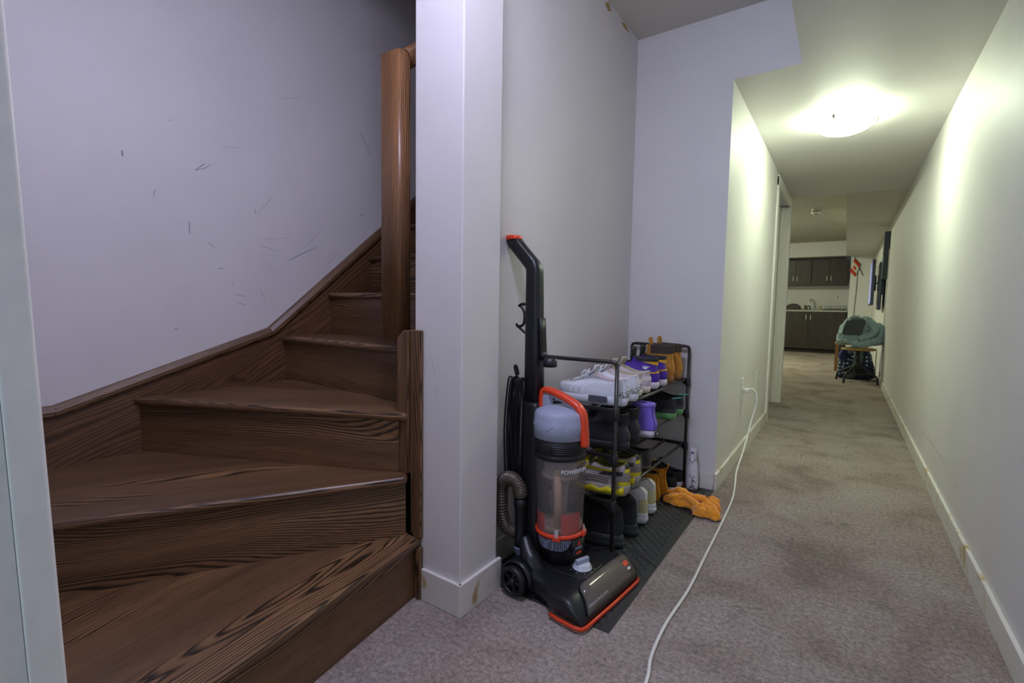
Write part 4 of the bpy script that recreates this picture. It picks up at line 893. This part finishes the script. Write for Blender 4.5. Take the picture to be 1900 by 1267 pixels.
# 10 bronze strappy sandal
t = new_shoe('strappy_sandal', 'small bronze woven flat sandal with wire toe loop on the bottom shelf', None)
S = Shoe(0.245, 0.040, K_low(0.012, 0.035, 0.0, 0.5)); Br = mat('bronze_weave', '6b5634', 0.45, 0.3, var=0.5, vscale=180)
S.sole(0.012, grow=0.0).build('sole', Br, t)
MB().rings([[(x, 0.042 * math.cos(a), 0.012 + 0.032 * math.sin(a)) for a in [PI * k / 12 for k in range(13)]] for x in (0.13, 0.15, 0.17)], False).build('strap', Br, t, solid=0.002)
MB().tube([(0.04 + 0.012 * math.sin(a), 0.034 * math.cos(a), 0.012 + 0.034 * math.sin(a)) for a in [PI * k / 14 for k in range(15)]], 0.0016, 6).build('heel_loop', mat('silver_wire', 'b5b0a6', 0.25, 0.9), t)
t.location = (-0.70, 2.225, SH3); t.rotation_euler = (0, 0, PI)
# 11 black platform shoes on the mat
def platform():
    t = new_shoe('platform_shoe', 'black suede platform shoe with flared rubber sole', 'black platform shoes under the rack')
    S = Shoe(0.30, 0.044, K_low(0.045, 0.165, 0.010, 0.46, -0.07, 0.10)); Bk = fab('black_suede', '202023', 0.85, 0.12)
    S.upper().build('upper', Bk, t); S.lining(0.08).build('lining', fab('black_lining', '141416'), t)
    so = S.sole(0.048, ((0, 0.010), (0.12, 0.016), (0.45, 0.016), (0.52, 0.011), (0.60, 0.012), (0.92, 0.008), (1.0, 0.003))).build('sole', mat('flared_rubber', '34373a', 0.55, var=0.06), t)
    S.patch(-0.14, 0.14, 0.0, lambda q: 0.8 - 0.2 * abs(2 * q - 1), 0.002, 14).build('heel_counter', fab('charcoal_suede', '2e2f31', 0.85), t); S.laces([0.5, 0.62, 0.74, 0.86], 0.065).build('laces', Bk, t); S.tongue(0.02).build('tongue', Bk, t, solid=0.005)
    return t
pair(platform(), [(-0.690, 1.800, SH0, 2), (-0.680, 1.930, SH0, 1)], ('by the vacuum', 'next to a white trainer'))
# 12 white trainers with cream heels
def white_cream():
    t = new_shoe('sock_trainer', 'white rounded-sole trainer with pale yellow heel', 'white and pale yellow trainers under the rack')
    S = Shoe(0.285, 0.048, K_low(0.040, 0.160, 0.008, 0.46, -0.09, 0.09)); W = fab('white_mesh', 'd5d3d2', 0.7); 
    S.upper().build('upper', W, t); S.lining(0.07).build('lining', W, t)
    S.sole(0.058, ((0, -0.006), (0.12, 0.006), (0.35, 0.012), (0.55, 0.011), (0.60, 0.008), (0.66, 0.010), (0.9, 0.006), (1.0, 0.001))).build('sole', mat('white_eva', 'dcdcde', 0.5), t)
    S.patch(-0.10, 0.10, 0.10, lambda q: 0.62, 0.003, 12).build('heel_panel', fab('pale_yellow', 'c9c391', 0.7), t); S.patch(-0.045, 0.045, 0.62, 1.0, 0.003, 6).build('heel_tab', fab('white_tab', 'e0dedc'), t)
    S.laces([0.5, 0.62, 0.74, 0.86], 0.06).build('laces', W, t); S.tongue(0.02).build('tongue', W, t, solid=0.005)
    return t
pair(white_cream(), [(-0.680, 2.060, SH0, 2), (-0.684, 2.184, SH0, 1)], ('next to a platform shoe', 'next to a mustard boot'))
# 13 mustard ankle boots
def mustard():
    t = new_shoe('ankle_boot', 'mustard yellow suede ankle boot with pull loop', 'mustard ankle boots under the rack')
    S = Shoe(0.265, 0.044, K_high(0.022, 0.158, 0.44, 0.0, 0.003)); Y = fab('mustard_suede', 'b9780c', 0.8, 0.12)
    S.upper().build('upper', Y, t); S.lining(0.08).build('lining', fab('brown_lining', '3b2a18'), t); S.sole(0.024, grow=0.002).build('sole', mat('crepe_sole', '5c4b38', 0.7), t)
    S.patch(-0.03, 0.03, 0.03, 1.0, 0.003, 5, 10).build('heel_strip', fab('mustard_light', 'c8870f', 0.8), t)
    MB().tube(smooth_path([(0.005, -0.008, 0.150), (-0.002, -0.006, 0.176), (-0.002, 0.006, 0.176), (0.005, 0.008, 0.150)]), 0.003, 6).build('pull_loop', Y, t)
    return t
pair(mustard(), [(-0.700, 2.300, SH0, 2), (-0.694, 2.398, SH0, 0)], ('next to a white trainer', 'next to a skate shoe'))
# 14 black skate shoes
def skate():
    t = new_shoe('skate_shoe', 'black canvas skate shoe with white rubber sole and red tag', 'black skate shoes under the rack')
    S = Shoe(0.275, 0.047, K_low(0.030, 0.088, 0.014, 0.50)); Bk = fab('black_canvas', '19191c', 0.8); Wr = mat('rubber_white', 'ddd6de', 0.5)
    S.upper().build('upper', Bk, t); S.lining(0.05).build('lining', fab('black_lining', '141416'), t)
    so = S.sole(0.030, grow=0.0035).build('sole', Wr, t); MB().tube([(p.x + (p.x - .1375) * 0.03, p.y * 1.085, 0.025) for p in [S.raw(i / 40, 0) for i in range(40)]], 0.001, 6, closed=True).build('sole_line', mat('black_rubber', '1c1c1e', 0.6), so)
    MB().box(-0.0036, 0.0, -0.014, 0.014, 0.008, 0.022).build('heel_tag', mat('tag_red', 'b8432f', 0.5), so, bevel=0.001)
    S.patch(-0.16, 0.16, 0.70, 1.0, 0.003, 14).build('collar', fab('black_pad', '1d1c20', 0.6), t); S.laces([0.5, 0.62, 0.74, 0.86], 0.06).build('laces', Bk, t); S.tongue(0.02).build('tongue', Bk, t, solid=0.005)
    return t
pair(skate(), [(-0.676, 2.510, SH0, 2), (-0.672, 2.612, SH0, 0)], ('next to a mustard boot', 'by the spray bottle wall'))

# ------------------------------------------------------------ spray bottle, cloth, cord, outlets
sb = empty('spray_bottle', (-0.628, 2.620, 0.0075), math.radians(-20)); tag(sb, 'white plastic trigger spray bottle standing on the mat corner by the wall', 'spray bottle')
M_BOT = mat('bottle_white', 'dcd7e0', 0.35, var=0.02)
MB().lathe([(0.024, 0), (0.029, 0.003), (0.030, 0.012), (0.0295, 0.06), (0.0285, 0.098), (0.0265, 0.12), (0.023, 0.140), (0.0195, 0.158), (0.0185, 0.165)], 32).build('bottle_body', M_BOT, sb)
hd = [[(cx + a, b, z) for a, b in rsec(hx, hy, 0.6)] for z, hx, hy, cx in ((0.158, 0.0185, 0.0185, 0), (0.172, 0.0175, 0.017, 0.001), (0.188, 0.020, 0.0165, 0.002), (0.205, 0.026, 0.0165, 0.003), (0.216, 0.030, 0.016, 0.003), (0.220, 0.027, 0.014, 0.003))]
hdo = MB().rings(hd, True, True, True).build('spray_head', M_BOT, sb); hdo.rotation_euler = (0, 0, math.radians(-62))
MB().lathe([(0.0045, 0.030), (0.0045, 0.0345), (0.002, 0.035)], 12, (0, 0, 0.205), 'x').build('nozzle', mat('nozzle_black', '111111', 0.5), hdo)
MB().prism([(0.020, 0.198), (0.030, 0.194), (0.036, 0.160), (0.031, 0.156), (0.022, 0.170)], 'y', -0.0085, 0.0085).build('trigger', M_BOT, hdo, bevel=0.002)
M_INK = mat('print_black', '17151c', 0.6)
def bot_warp(r, a0, z0):
    return lambda c: Vector((r * math.cos(a0 - c.y / r), r * math.sin(a0 - c.y / r), z0 + c.x))
A0 = math.radians(-52)
text('Repel', 0.030, M_INK, sb, None, bot_warp(0.0305, A0, 0.046), 0.0009)
for z in (0.014, 0.009):
    MB().rings([[(0.0304 * math.cos(A0 + a), 0.0304 * math.sin(A0 + a), z + dz) for a in [-0.7 + 0.1 * k for k in range(15)]] for dz in (-0.001, 0.001)], False).build('printed_line', M_INK, sb)
for k in range(3):
    MB().rings([[(0.0296 * math.cos(A0 + a), 0.0296 * math.sin(A0 + a), 0.086 - 0.006 * k + dz) for a in [-0.75 + 0.08 * j for j in range(5)]] for dz in (-0.0008, 0.0008)], False).build('printed_line', M_INK, sb)

def lumpy(name, m, cx, cy, z0, rx, ry, h, seed, parent=None, nu=56, nt=20, rough=0.16, tw=0.0, sq=0.8):
    rnd = random.Random(seed); ph = [(rnd.uniform(0, 6.28), rnd.uniform(0.5, 1)) for _ in range(8)]
    rs = []
    for k in range(nt + 1):
        t = k / nt; r = math.cos(t * PI / 2) ** 0.55; z = math.sin(t * PI / 2)
        ring = []
        for i in range(nu):
            a = 2 * PI * i / nu
            d = 1 + rough * (ph[0][1] * math.sin(3 * a + ph[0][0] + 2 * t) + 0.6 * ph[1][1] * math.sin(5 * a + ph[1][0] - 3 * t) + 0.4 * ph[2][1] * math.sin(9 * a + ph[2][0] + 4 * t))
            fold = 1 + rough * 1.3 * (ph[3][1] * math.sin(4 * a + 5 * t + ph[3][0]) * 0.6 + ph[4][1] * math.sin(7 * a - 6 * t + ph[4][0]) * 0.4)
            x = rx * r * d * math.cos(a); y = ry * r * d * math.sin(a)
            ring.append((cx + x, cy + y, z0 + max(0.0, h * z * fold)))
        rs.append(ring)
    return MB().rings(rs, True, True, True)
M_CLOTH = mat('orange_terry', 'f59a14', 0.95, var=0.14, vscale=160, bump=1.0, bscale=420, sheen=0.6)
ct = empty('cleaning_cloth', (-0.570, 2.378, 0.006)); tag(ct, 'crumpled orange terry cleaning cloth lying half on the mat', 'cloth')
b = lumpy('c', None, -0.035, 0.0, 0.004, 0.105, 0.055, 0.045, 3, rough=0.16); b.tf(Matrix.Rotation(math.radians(-8), 4, 'Z'))
crumple(b.build('cloth_body', M_CLOTH, ct), 0.020, 0.035, 0, 2)
crumple(lumpy('c', None, 0.085, -0.055, 0.002, 0.062, 0.052, 0.048, 11, rough=0.18).build('cloth_fold', M_CLOTH, ct), 0.016, 0.03, 0, 2)
crumple(lumpy('c', None, 0.065, 0.030, 0.002, 0.066, 0.042, 0.050, 5, rough=0.18).build('cloth_fold', M_CLOTH, ct), 0.016, 0.03, 0, 2)
crumple(MB().tube(smooth_path([(-0.125, 0.03, 0.035), (-0.06, 0.022, 0.060), (0.0, 0.0, 0.050), (0.05, -0.015, 0.060), (0.11, -0.04, 0.040)]), [0.008 + 0.010 * math.sin(PI * min(i, 24) / 24) for i in range(25)], 12).build('cloth_fold', M_CLOTH, ct), 0.016, 0.03, 0, 2)
crumple(MB().tube(smooth_path([(-0.10, -0.03, 0.03), (-0.04, -0.025, 0.052), (0.02, -0.04, 0.044), (0.07, -0.09, 0.03)]), [0.007 + 0.009 * math.sin(PI * min(i, 18) / 18) for i in range(19)], 12).build('cloth_fold', M_CLOTH, ct), 0.016, 0.03, 0, 2)

M_CORD = mat('cord_white', 'dedbd2', 0.4)
cord = MB().tube(smooth_path([(-0.36, 0.95, 0.0055), (-0.372, 1.171, 0.0055), (-0.392, 1.271, 0.0055), (-0.401, 1.432, 0.0055), (-0.393, 1.664, 0.0055), (-0.401, 1.948, 0.0055), (-0.410, 2.295, 0.0055), (-0.422, 2.588, 0.0055), (-0.446, 2.80, 0.006), (-0.470, 2.98, 0.035), (-0.468, 3.15, 0.105), (-0.465, 3.28, 0.180), (-0.459, 3.36, 0.262), (-0.446, 3.40, 0.345), (-0.442, 3.41, 0.395), (-0.448, 3.42, 0.432), (-0.470, 3.42, 0.457), (-0.500, 3.41, 0.452)], 8), 0.0052, 10)
ce = empty('extension_cord', (-0.40, 1.9, 0)); tag(ce, 'white extension cord running across the carpet to the wall outlet', 'cord')
bpy.context.view_layer.update()
cord.tf(Matrix.Translation((0.40, -1.9, 0))).build('cable', M_CORD, ce)
MB().box(-0.5235, -0.490, 3.388, 3.424, 0.434, 0.458).tf(Matrix.Translation((0.40, -1.9, 0))).build('plug', M_PLAST, ce, bevel=0.005)
ol = empty('wall_outlet', (XL, 3.395, 0.455)); tag(ol, 'white double wall outlet with the extension cord plugged in', 'outlet')
MB().box(0, 0.0055, -0.036, 0.036, -0.072, 0.072).build('cover_plate', M_PLAST, ol, bevel=0.002)
for dz in (-0.026, 0.026):
    so = MB().box(0.0055, 0.0065, -0.017, 0.017, dz - 0.014, dz + 0.014).build('socket', M_PLAST, ol, bevel=0.0004)
    if dz > 0:
        for dy in (-0.006, 0.006): MB().box(0.0064, 0.0067, dy - 0.001, dy + 0.001, dz - 0.004, dz + 0.006).build('slot', mat('dark_slot', '3a3a38', 0.8), so)
bp = empty('blank_wall_plate', (XL, 3.99, 0.43)); tag(bp, 'blank white wall plate between the outlet and the doorway', 'wall plate')
MB().box(0, 0.0055, -0.036, 0.036, -0.075, 0.075).build('cover_plate', M_PLAST, bp, bevel=0.002)
for dz in (-0.05, 0.05): MB().lathe([(0.004, 0.0054), (0.004, 0.0064), (0.002, 0.0068)], 10, (0, 0, dz), 'x').build('screw', mat('brushed_nickel', '9b9b98', 0.35, 0.9), bp)

# ------------------------------------------------------------ kitchen
M_CAB = wood_mat('cabinet_espresso', rgb('8a8078'), rgb('352b26'), rgb('43372f'), 0.45, 40, 0.1, 0.4); M_CABV = M_CAB
M_CHROME = mat('chrome', 'd8d8d6', 0.12, 1.0); M_HAND = mat('handle_satin', 'ece8dc', 0.4, 0.25)
def door_panel(parent, x0, x1, z0, z1, hx, hz, hl=0.11):
    b = MB().box(0, z1 - z0, 0, x1 - x0, -0.009, 0.009)     # local X runs up the door, so does the grain
    d = b.build('door', M_CAB, parent, bevel=0.002); d.location = (x0, 0.0, z0); d.rotation_euler = (PI / 2, -PI / 2, 0)
    M = Matrix(((0, 1, 0, x0), (0, 0, 1, -0.009), (1, 0, 0, z0), (0, 0, 0, 1))); d.matrix_local = M
    h = MB().tube([(hz, hx - x0, -0.012 - 0.0), (hz, hx - x0, -0.034), (hz + hl, hx - x0, -0.034), (hz + hl, hx - x0, -0.012)], 0.008, 8); h.build('handle', M_HAND, d)
def cabinet(name, label, x0, x1, y0, y1, z0, z1, doors, hz, toe=0):
    t = empty(name, (0, y0, 0)); tag(t, label, 'cabinet')
    MB().box(x0, x1, 0.004, y1 - y0, z0 + toe, z1).build('carcass', M_CAB, t)
    if toe: MB().box(x0, x1, 0.05, y1 - y0, 0, toe).build('toe_kick', mat('toe_dark', '1c1714', 0.6), t)
    for a, b, hx in doors: door_panel(t, a + 0.002, b - 0.002, z0 + toe + 0.002, z1 - 0.004, hx, hz)
    return t
cabinet('upper_cabinet', 'dark wood wall cabinet with two doors, beside the flag', -0.705, -0.01, 13.287, 13.62, 1.555, 2.14, [(-0.705, -0.365, -0.405), (-0.365, -0.012, -0.325)], 0.10)
cabinet('upper_cabinet', 'dark wood wall cabinet with two doors, above the grey cloth heap', -1.37, -0.71, 13.287, 13.62, 1.555, 2.14, [(-1.37, -1.035, -1.075), (-1.035, -0.715, -0.995)], 0.10)
cabinet('upper_cabinet', 'dark wood wall cabinet with two doors, at the hidden end of the kitchen run', -2.03, -1.375, 13.287, 13.62, 1.555, 2.14, [(-2.03, -1.705, -1.745), (-1.705, -1.378, -1.665)], 0.10)
cabinet('base_cabinet', 'dark wood sink base cabinet with two tall doors under the worktop', -1.43, 0.018, 13.03, 13.59, 0, 0.945, [(-1.43, -0.71, -0.755), (-0.71, -0.0, -0.665)], 0.66, 0.09)
ctp = empty('countertop', (-0.9, 13.3, 0.945)); tag(ctp, 'pale grey laminate worktop on the dark base cabinet', 'countertop')
MB().box(-0.9, 0.92, -0.30, 0.32, 0, 0.036).build('slab', mat('laminate_grey', 'b5b2aa', 0.4), ctp, bevel=0.004)
MB().box(-0.05, 0.50, -0.20, 0.20, 0.036, 0.0375).build('sink_rim', M_CHROME, ctp)
ft = 0.9815
fc = empty('faucet', (-0.655, 13.50, ft)); tag(fc, 'chrome gooseneck faucet over the kitchen sink', 'faucet')
MB().box(-0.11, 0.11, -0.025, 0.025, 0.0015, 0.012).build('deck_plate', M_CHROME, fc, bevel=0.004)
MB().tube(smooth_path([(0, 0, 0.01), (0, 0, 0.17), (-0.01, -0.02, 0.235), (-0.035, -0.07, 0.255), (-0.055, -0.12, 0.22), (-0.06, -0.135, 0.165)]), 0.013, 12).build('spout', M_CHROME, fc)
for dx in (-0.085, 0.085): MB().lathe([(0.02, 0.01), (0.022, 0.03), (0.014, 0.05), (0.02, 0.075), (0.008, 0.085)], 14, (dx, 0, 0)).build('tap_handle', M_CHROME, fc)
jar_m = mat('jar_amber', '6a5636', 0.2, coat=0.5); lid_m = mat('jar_lid', '2e332f', 0.4)
for x, y, r, h, m, lb in ((-0.80, 13.40, 0.032, 0.11, jar_m, 'amber glass jar with dark lid beside the kitchen faucet'), (-0.725, 13.25, 0.036, 0.10, mat('steel_can', '8c9292', 0.25, 0.8), 'small steel canister left of the faucet near the amber jar'),
                      (-0.50, 13.42, 0.03, 0.10, mat('soap_cream', 'b4ad84', 0.4), 'cream soap bottle standing between the faucet and dish rack')):
    t = empty('jar', (x, y, ft)); tag(t, lb, 'jar')
    MB().lathe([(r * .9, 0.0005), (r, 0.006), (r, h * .72), (r * .8, h * .82)], 18).build('body', m, t); MB().lathe([(r * .85, h * .82), (r * .85, h), (r * .7, h * 1.02)], 18).build('lid', lid_m if m is not MATS['soap_cream'] else m, t)
lumpy('h', None, 0, 0, 0.0005, 0.15, 0.11, 0.13, 21).build('cloth_heap', fab('heap_grey', '55504c', 0.9, 0.3, 25), None, loc=(-1.06, 13.35, ft))
tag(bpy.data.objects['cloth_heap'], 'dark grey cloth heap at the end of the worktop', 'cloth')
dk = empty('dish_rack', (-0.20, 13.32, ft)); tag(dk, 'black wire dish rack with a row of tines on the worktop', 'dish rack')
M_DW = mat('wire_black', '1a1a1a', 0.4); M_DWW = mat('wire_white', 'b9b8ae', 0.4)
MB().box(-0.26, 0.20, -0.15, 0.15, 0.0005, 0.018).build('drip_tray', M_DW, dk, bevel=0.005)
for z, m in ((0.03, M_DW), (0.10, M_DWW)): MB().tube([(-0.20, -0.14, z), (0.20, -0.14, z), (0.20, 0.14, z), (-0.20, 0.14, z)], 0.005, 6, closed=True).build('rim_wire', m, dk)
for k in range(15): MB().tube([(-0.20 + 0.0285 * k, -0.14, 0.016), (-0.20 + 0.0285 * k, -0.145, 0.105)], 0.0042, 6).build('tine', M_DWW if k % 2 else M_DW, dk)
ko = empty('kitchen_outlet', (-0.175, 13.62, 1.28)); tag(ko, 'white wall outlet above the dish rack on the kitchen wall', 'outlet')
MB().box(-0.04, 0.04, -0.006, 0, -0.06, 0.06).build('cover_plate', M_PLAST, ko, bevel=0.002)
for dz in (-0.025, 0.025): MB().box(-0.016, 0.016, -0.008, -0.0055, dz - 0.013, dz + 0.013).build('socket', mat('socket_beige', '8f8b7c', 0.5), ko)

# flag on the return wall
fg = empty('hand_flag', (0.12, 12.395, 1.9)); tag(fg, 'small red and white maple leaf flag on a stick on the wall', 'flag')
A, Bp = Vector((-0.055, -0.02, 0.23)), Vector((0.125, -0.02, -0.19))
MB().tube([A, Bp], 0.006, 8).build('stick', mat('stick_black', '1c1a18', 0.5), fg)
d = Vector((0.62, 0, -0.78)); w_ = Vector((-0.30, 0, -0.95)).normalized()
F0 = A + (Bp - A).normalized() * 0.06
def fq(u0, u1, v0, v1, nu=4, nv=6, dy=0.0):
    rs = [[tuple(F0 + w_ * (0.27 * lerp(u0, u1, i / nu)) + d * (0.17 * lerp(v0, v1, j / nv)) + Vector((0, -0.008 * math.sin(5 * lerp(u0, u1, i / nu)) + dy, 0))) for j in range(nv + 1)] for i in range(nu + 1)]
    return MB().rings(rs, False)
M_FR = mat('flag_red', 'c03522', 0.7); M_FW = mat('flag_white', 'd6d0c4', 0.7)
fq(0, 0.26, 0, 1).build('red_band', M_FR, fg, solid=0.001); fq(0.26, 0.74, 0, 1).build('white_band', M_FW, fg, solid=0.001); fq(0.74, 1, 0, 1).build('red_band', M_FR, fg, solid=0.001)
leaf = [(0, 1), (.12, .72), (.30, .80), (.24, .40), (.44, .58), (.50, .46), (.80, .50), (.70, .28), (.84, .18), (.44, -.16), (.48, -.36), (.06, -.28), (.06, -.7)]
leaf = leaf + [(-x, y) for x, y in leaf[::-1]]
MB().add([tuple(F0 + w_ * (0.27 * (0.5 + 0.2 * y)) + d * (0.17 * (0.5 + 0.36 * x)) + Vector((0, -0.008 * math.sin(5 * (0.5 + 0.2 * y)) - 0.0025, 0))) for x, y in leaf], [tuple(range(len(leaf)))]).build('maple_leaf', M_FR, fg, fix=False, solid=0.0012)
tag(MB().tube(smooth_path([(0.155, 12.393, 1.84), (0.15, 12.393, 1.4), (0.135, 12.393, 0.9), (0.14, 12.393, 0.05)]), 0.005, 6).build('hanging_wire', mat('wire_dark', '33312b', 0.6)), 'thin dark wire hanging down the wall below the flag', 'wire')

# television, second screen and dark panel on the right wall
def scr_mat():
    t = NT('tv_picture'); v = t.coord('Object'); n = t.noise(v, 7, 3, 0.6, 1.0)
    c = t.ramp(n, [(0.35, rgb('2c2f8a')), (0.5, rgb('8f9bd8')), (0.7, rgb('c7d2e6'))]); t.l(c, t.b.inputs['Emission Color']); t.b.inputs['Emission Strength'].default_value = 0.55
    t.b.inputs['Base Color'].default_value = (0.01, 0.01, 0.015, 1); t.b.inputs['Roughness'].default_value = 0.15; return t.m
M_TVB = mat('tv_black', '121214', 0.3)
def tv(loc, rz, wd, ht, label, on):
    t = empty('television', loc, rz); tag(t, label, 'television')
    MB().box(-0.02, 0.02, -wd / 2, wd / 2, -ht / 2, ht / 2).build('casing', M_TVB, t, bevel=0.006)
    MB().box(-0.0215, -0.0195, -wd / 2 + 0.02, wd / 2 - 0.02, -ht / 2 + 0.025, ht / 2 - 0.02).build('screen', scr_mat() if on else mat('screen_off', '0a0a0d', 0.1), t)
    MB().box(0.02, 0.05, -0.15, 0.15, -0.12, 0.12).build('mount', M_TVB, t, bevel=0.004)
    return t
T1 = tv((0.318, 9.72, 1.42), math.radians(-0.3), 0.95, 0.70, 'wall-mounted television with a lit bluish picture on a swing arm', True)
MB().tube([(0.05, 0, 0), (0.11, 0.03, 0)], 0.012, 8).build('swing_arm', M_TVB, T1)
T2 = tv((0.375, 8.72, 1.33), math.radians(-1), 0.62, 0.66, 'dark switched-off flat screen close to the right wall', False)
pn = empty('wall_speaker_panel', (0.398, 8.20, 1.72)); tag(pn, 'tall narrow dark grey box hung high on the right wall', 'panel')
MB().box(-0.032, 0.032, -0.09, 0.10, -0.31, 0.31).build('box', mat('panel_slate', '3a4044', 0.5), pn, bevel=0.003)
MB().box(-0.036, -0.031, -0.085, 0.095, -0.10, 0.0).build('status_bar', mat('panel_chrome', 'c9ccd0', 0.25, 0.6), pn)
tag(MB().tube(smooth_path([(0.424, 8.10, 1.80), (0.425, 8.06, 1.45), (0.425, 8.12, 1.0), (0.424, 8.10, 0.5), (0.40, 8.0, 0.10), (0.385, 8.2, 0.008)]), 0.005, 6).build('wall_cable', M_CORD), 'thin white cable running down the right wall beside the stool', 'cable')

# stool with jacket, patterned bag, table behind
M_BLK = mat('stool_black', '15171a', 0.4)
sl = empty('stool', (0.165, 8.07, 0)); tag(sl, 'round yellow wooden stool on a black four-legged pedestal under the jacket', 'stool')
MB().lathe([(0.185, 0.442), (0.2, 0.448), (0.2, 0.462), (0.19, 0.468)], 36).build('seat', mat('seat_yellow', 'b88a34', 0.4, var=0.1), sl)
MB().lathe([(0.034, 0.13), (0.034, 0.29), (0.026, 0.295), (0.026, 0.43), (0.08, 0.436), (0.08, 0.442)], 18).build('pedestal', M_BLK, sl)
for k in range(4):
    a = math.radians(-122 + 90 * k); c, s = math.cos(a), math.sin(a)
    MB().tube(smooth_path([(0.02 * c, 0.02 * s, 0.235), (0.10 * c, 0.10 * s, 0.19), (0.20 * c, 0.20 * s, 0.135), (0.255 * c, 0.255 * s, 0.09), (0.27 * c, 0.27 * s, 0.0)]), 0.013, 10).build('leg', M_BLK, sl)
MB().tube([(0.16 * math.cos(2 * PI * k / 28), 0.16 * math.sin(2 * PI * k / 28), 0.125) for k in range(28)], 0.009, 8, closed=True).build('foot_ring', M_BLK, sl)
M_JK = fab('jacket_teal', '90a6a6', 0.75, 0.1, 12, 0.3, 90); M_JD = fab('jacket_dark', '45484e', 0.8, 0.08)
jk = empty('winter_jacket', (0.165, 8.07, 0.490)); tag(jk, 'grey-teal winter jacket with dark shoulder panel heaped on the stool', 'jacket')
crumple(lumpy('j', None, -0.005, 0.06, 0.03, 0.255, 0.17, 0.36, 31, rough=0.08).build('jacket_body', M_JK, jk), 0.05, 0.09, 0, 2)
def jpan(pts, m, nm):
    MB().add(pts, [tuple(range(len(pts)))]).build(nm, m, jk)
rs = []
for k in range(7):
    f = k / 6; z = 0.16 + 0.225 * math.sin(f * PI / 2) ** 0.9; hw0 = lerp(-0.20, -0.13, f); hw1 = lerp(0.02, 0.10, f); y = -0.135 + 0.17 * f ** 1.5
    rs.append([(lerp(hw0, hw1, i / 8), y - 0.012 * math.sin(PI * i / 8), z) for i in range(9)])
MB().rings(rs, False).build('shoulder_panel', M_JD, jk, solid=0.01, subsurf=1)
crumple(MB().tube(smooth_path([(0.17, 0.05, 0.30), (0.235, -0.02, 0.22), (0.22, -0.10, 0.11), (0.10, -0.155, 0.06), (-0.02, -0.165, 0.035), (-0.08, -0.17, 0.03)]), [0.05, 0.056, 0.06, 0.06, 0.06, 0.06, 0.06, 0.062, 0.062, 0.062, 0.06, 0.058, 0.056, 0.055, 0.053, 0.052, 0.05, 0.049, 0.048, 0.046, 0.045, 0.044, 0.043, 0.042, 0.041, 0.04, 0.04, 0.04, 0.04, 0.04, 0.04], 14).build('sleeve', M_JK, jk), 0.03, 0.05, 0, 2)
crumple(MB().tube(smooth_path([(0.12, -0.05, 0.33), (0.16, -0.10, 0.22), (0.08, -0.14, 0.15), (0.0, -0.15, 0.10)]), 0.045, 12).build('pocket_flap', M_JK, jk), 0.03, 0.05, 0, 2)
crumple(MB().tube(smooth_path([(-0.24, -0.09, 0.06), (-0.15, -0.15, 0.075), (-0.07, -0.15, 0.05), (0.0, -0.16, 0.08)]), 0.028, 10).build('hem', M_JK, jk), 0.025, 0.04, 0, 2)
def dot_mat():
    t = NT('dotted_fabric'); v = t.coord('Object'); vo = t.n('ShaderNodeTexVoronoi'); vo.inputs['Scale'].default_value = 19; vo.inputs['Randomness'].default_value = 0.35; t.l(v, vo.inputs['Vector'])
    t.l(t.ramp(vo.outputs['Distance'], [(0.27, rgb('a9b4bb')), (0.33, rgb('1a2140'))]), t.b.inputs['Base Color']); t.b.inputs['Roughness'].default_value = 0.8; return t.m
bgt = empty('laundry_bag', (0.155, 8.50, 0)); tag(bgt, 'navy bag with pale spots standing behind the stool', 'bag')
crumple(lumpy('b', None, 0, 0, 0.0, 0.225, 0.13, 0.44, 41, rough=0.05).build('bag_body', dot_mat(), bgt), 0.04, 0.12, 0)
MB().tube(smooth_path([(-0.14, -0.11, 0.40), (-0.17, -0.15, 0.33), (-0.13, -0.155, 0.28)]), 0.05, 10).build('bag_trim', mat('navy_plain', '202a5c', 0.8), bgt, subsurf=1)
MB().rings([[(lerp(-0.03, 0.07, i / 5) + dx, -0.15 - 0.01 * math.sin(PI * i / 5), z) for i in range(6)] for z, dx in ((0.02, -0.08), (0.15, -0.03), (0.30, 0.0), (0.40, 0.0))], False).build('bag_panel', fab('bag_green', '596864', 0.8), bgt, solid=0.02)
tb = empty('side_table', (0.10, 9.48, 0)); tag(tb, 'orange wooden side table behind the spotted bag', 'table')
M_TBL = wood_mat('orange_pine', rgb('8a6a44'), rgb('a8702c'), rgb('b88238'), 0.4, 60, 0.1, 0.5)
MB().box(-0.22, 0.22, -0.13, 0.2, 0.43, 0.46).build('top', mat('table_beige', 'a39878', 0.5), tb, bevel=0.003)
for x in (-0.19, 0.19):
    for y in (-0.10, 0.17): MB().box(x - 0.022, x + 0.022, y - 0.022, y + 0.022, 0, 0.43).build('leg', M_TBL, tb, bevel=0.003)
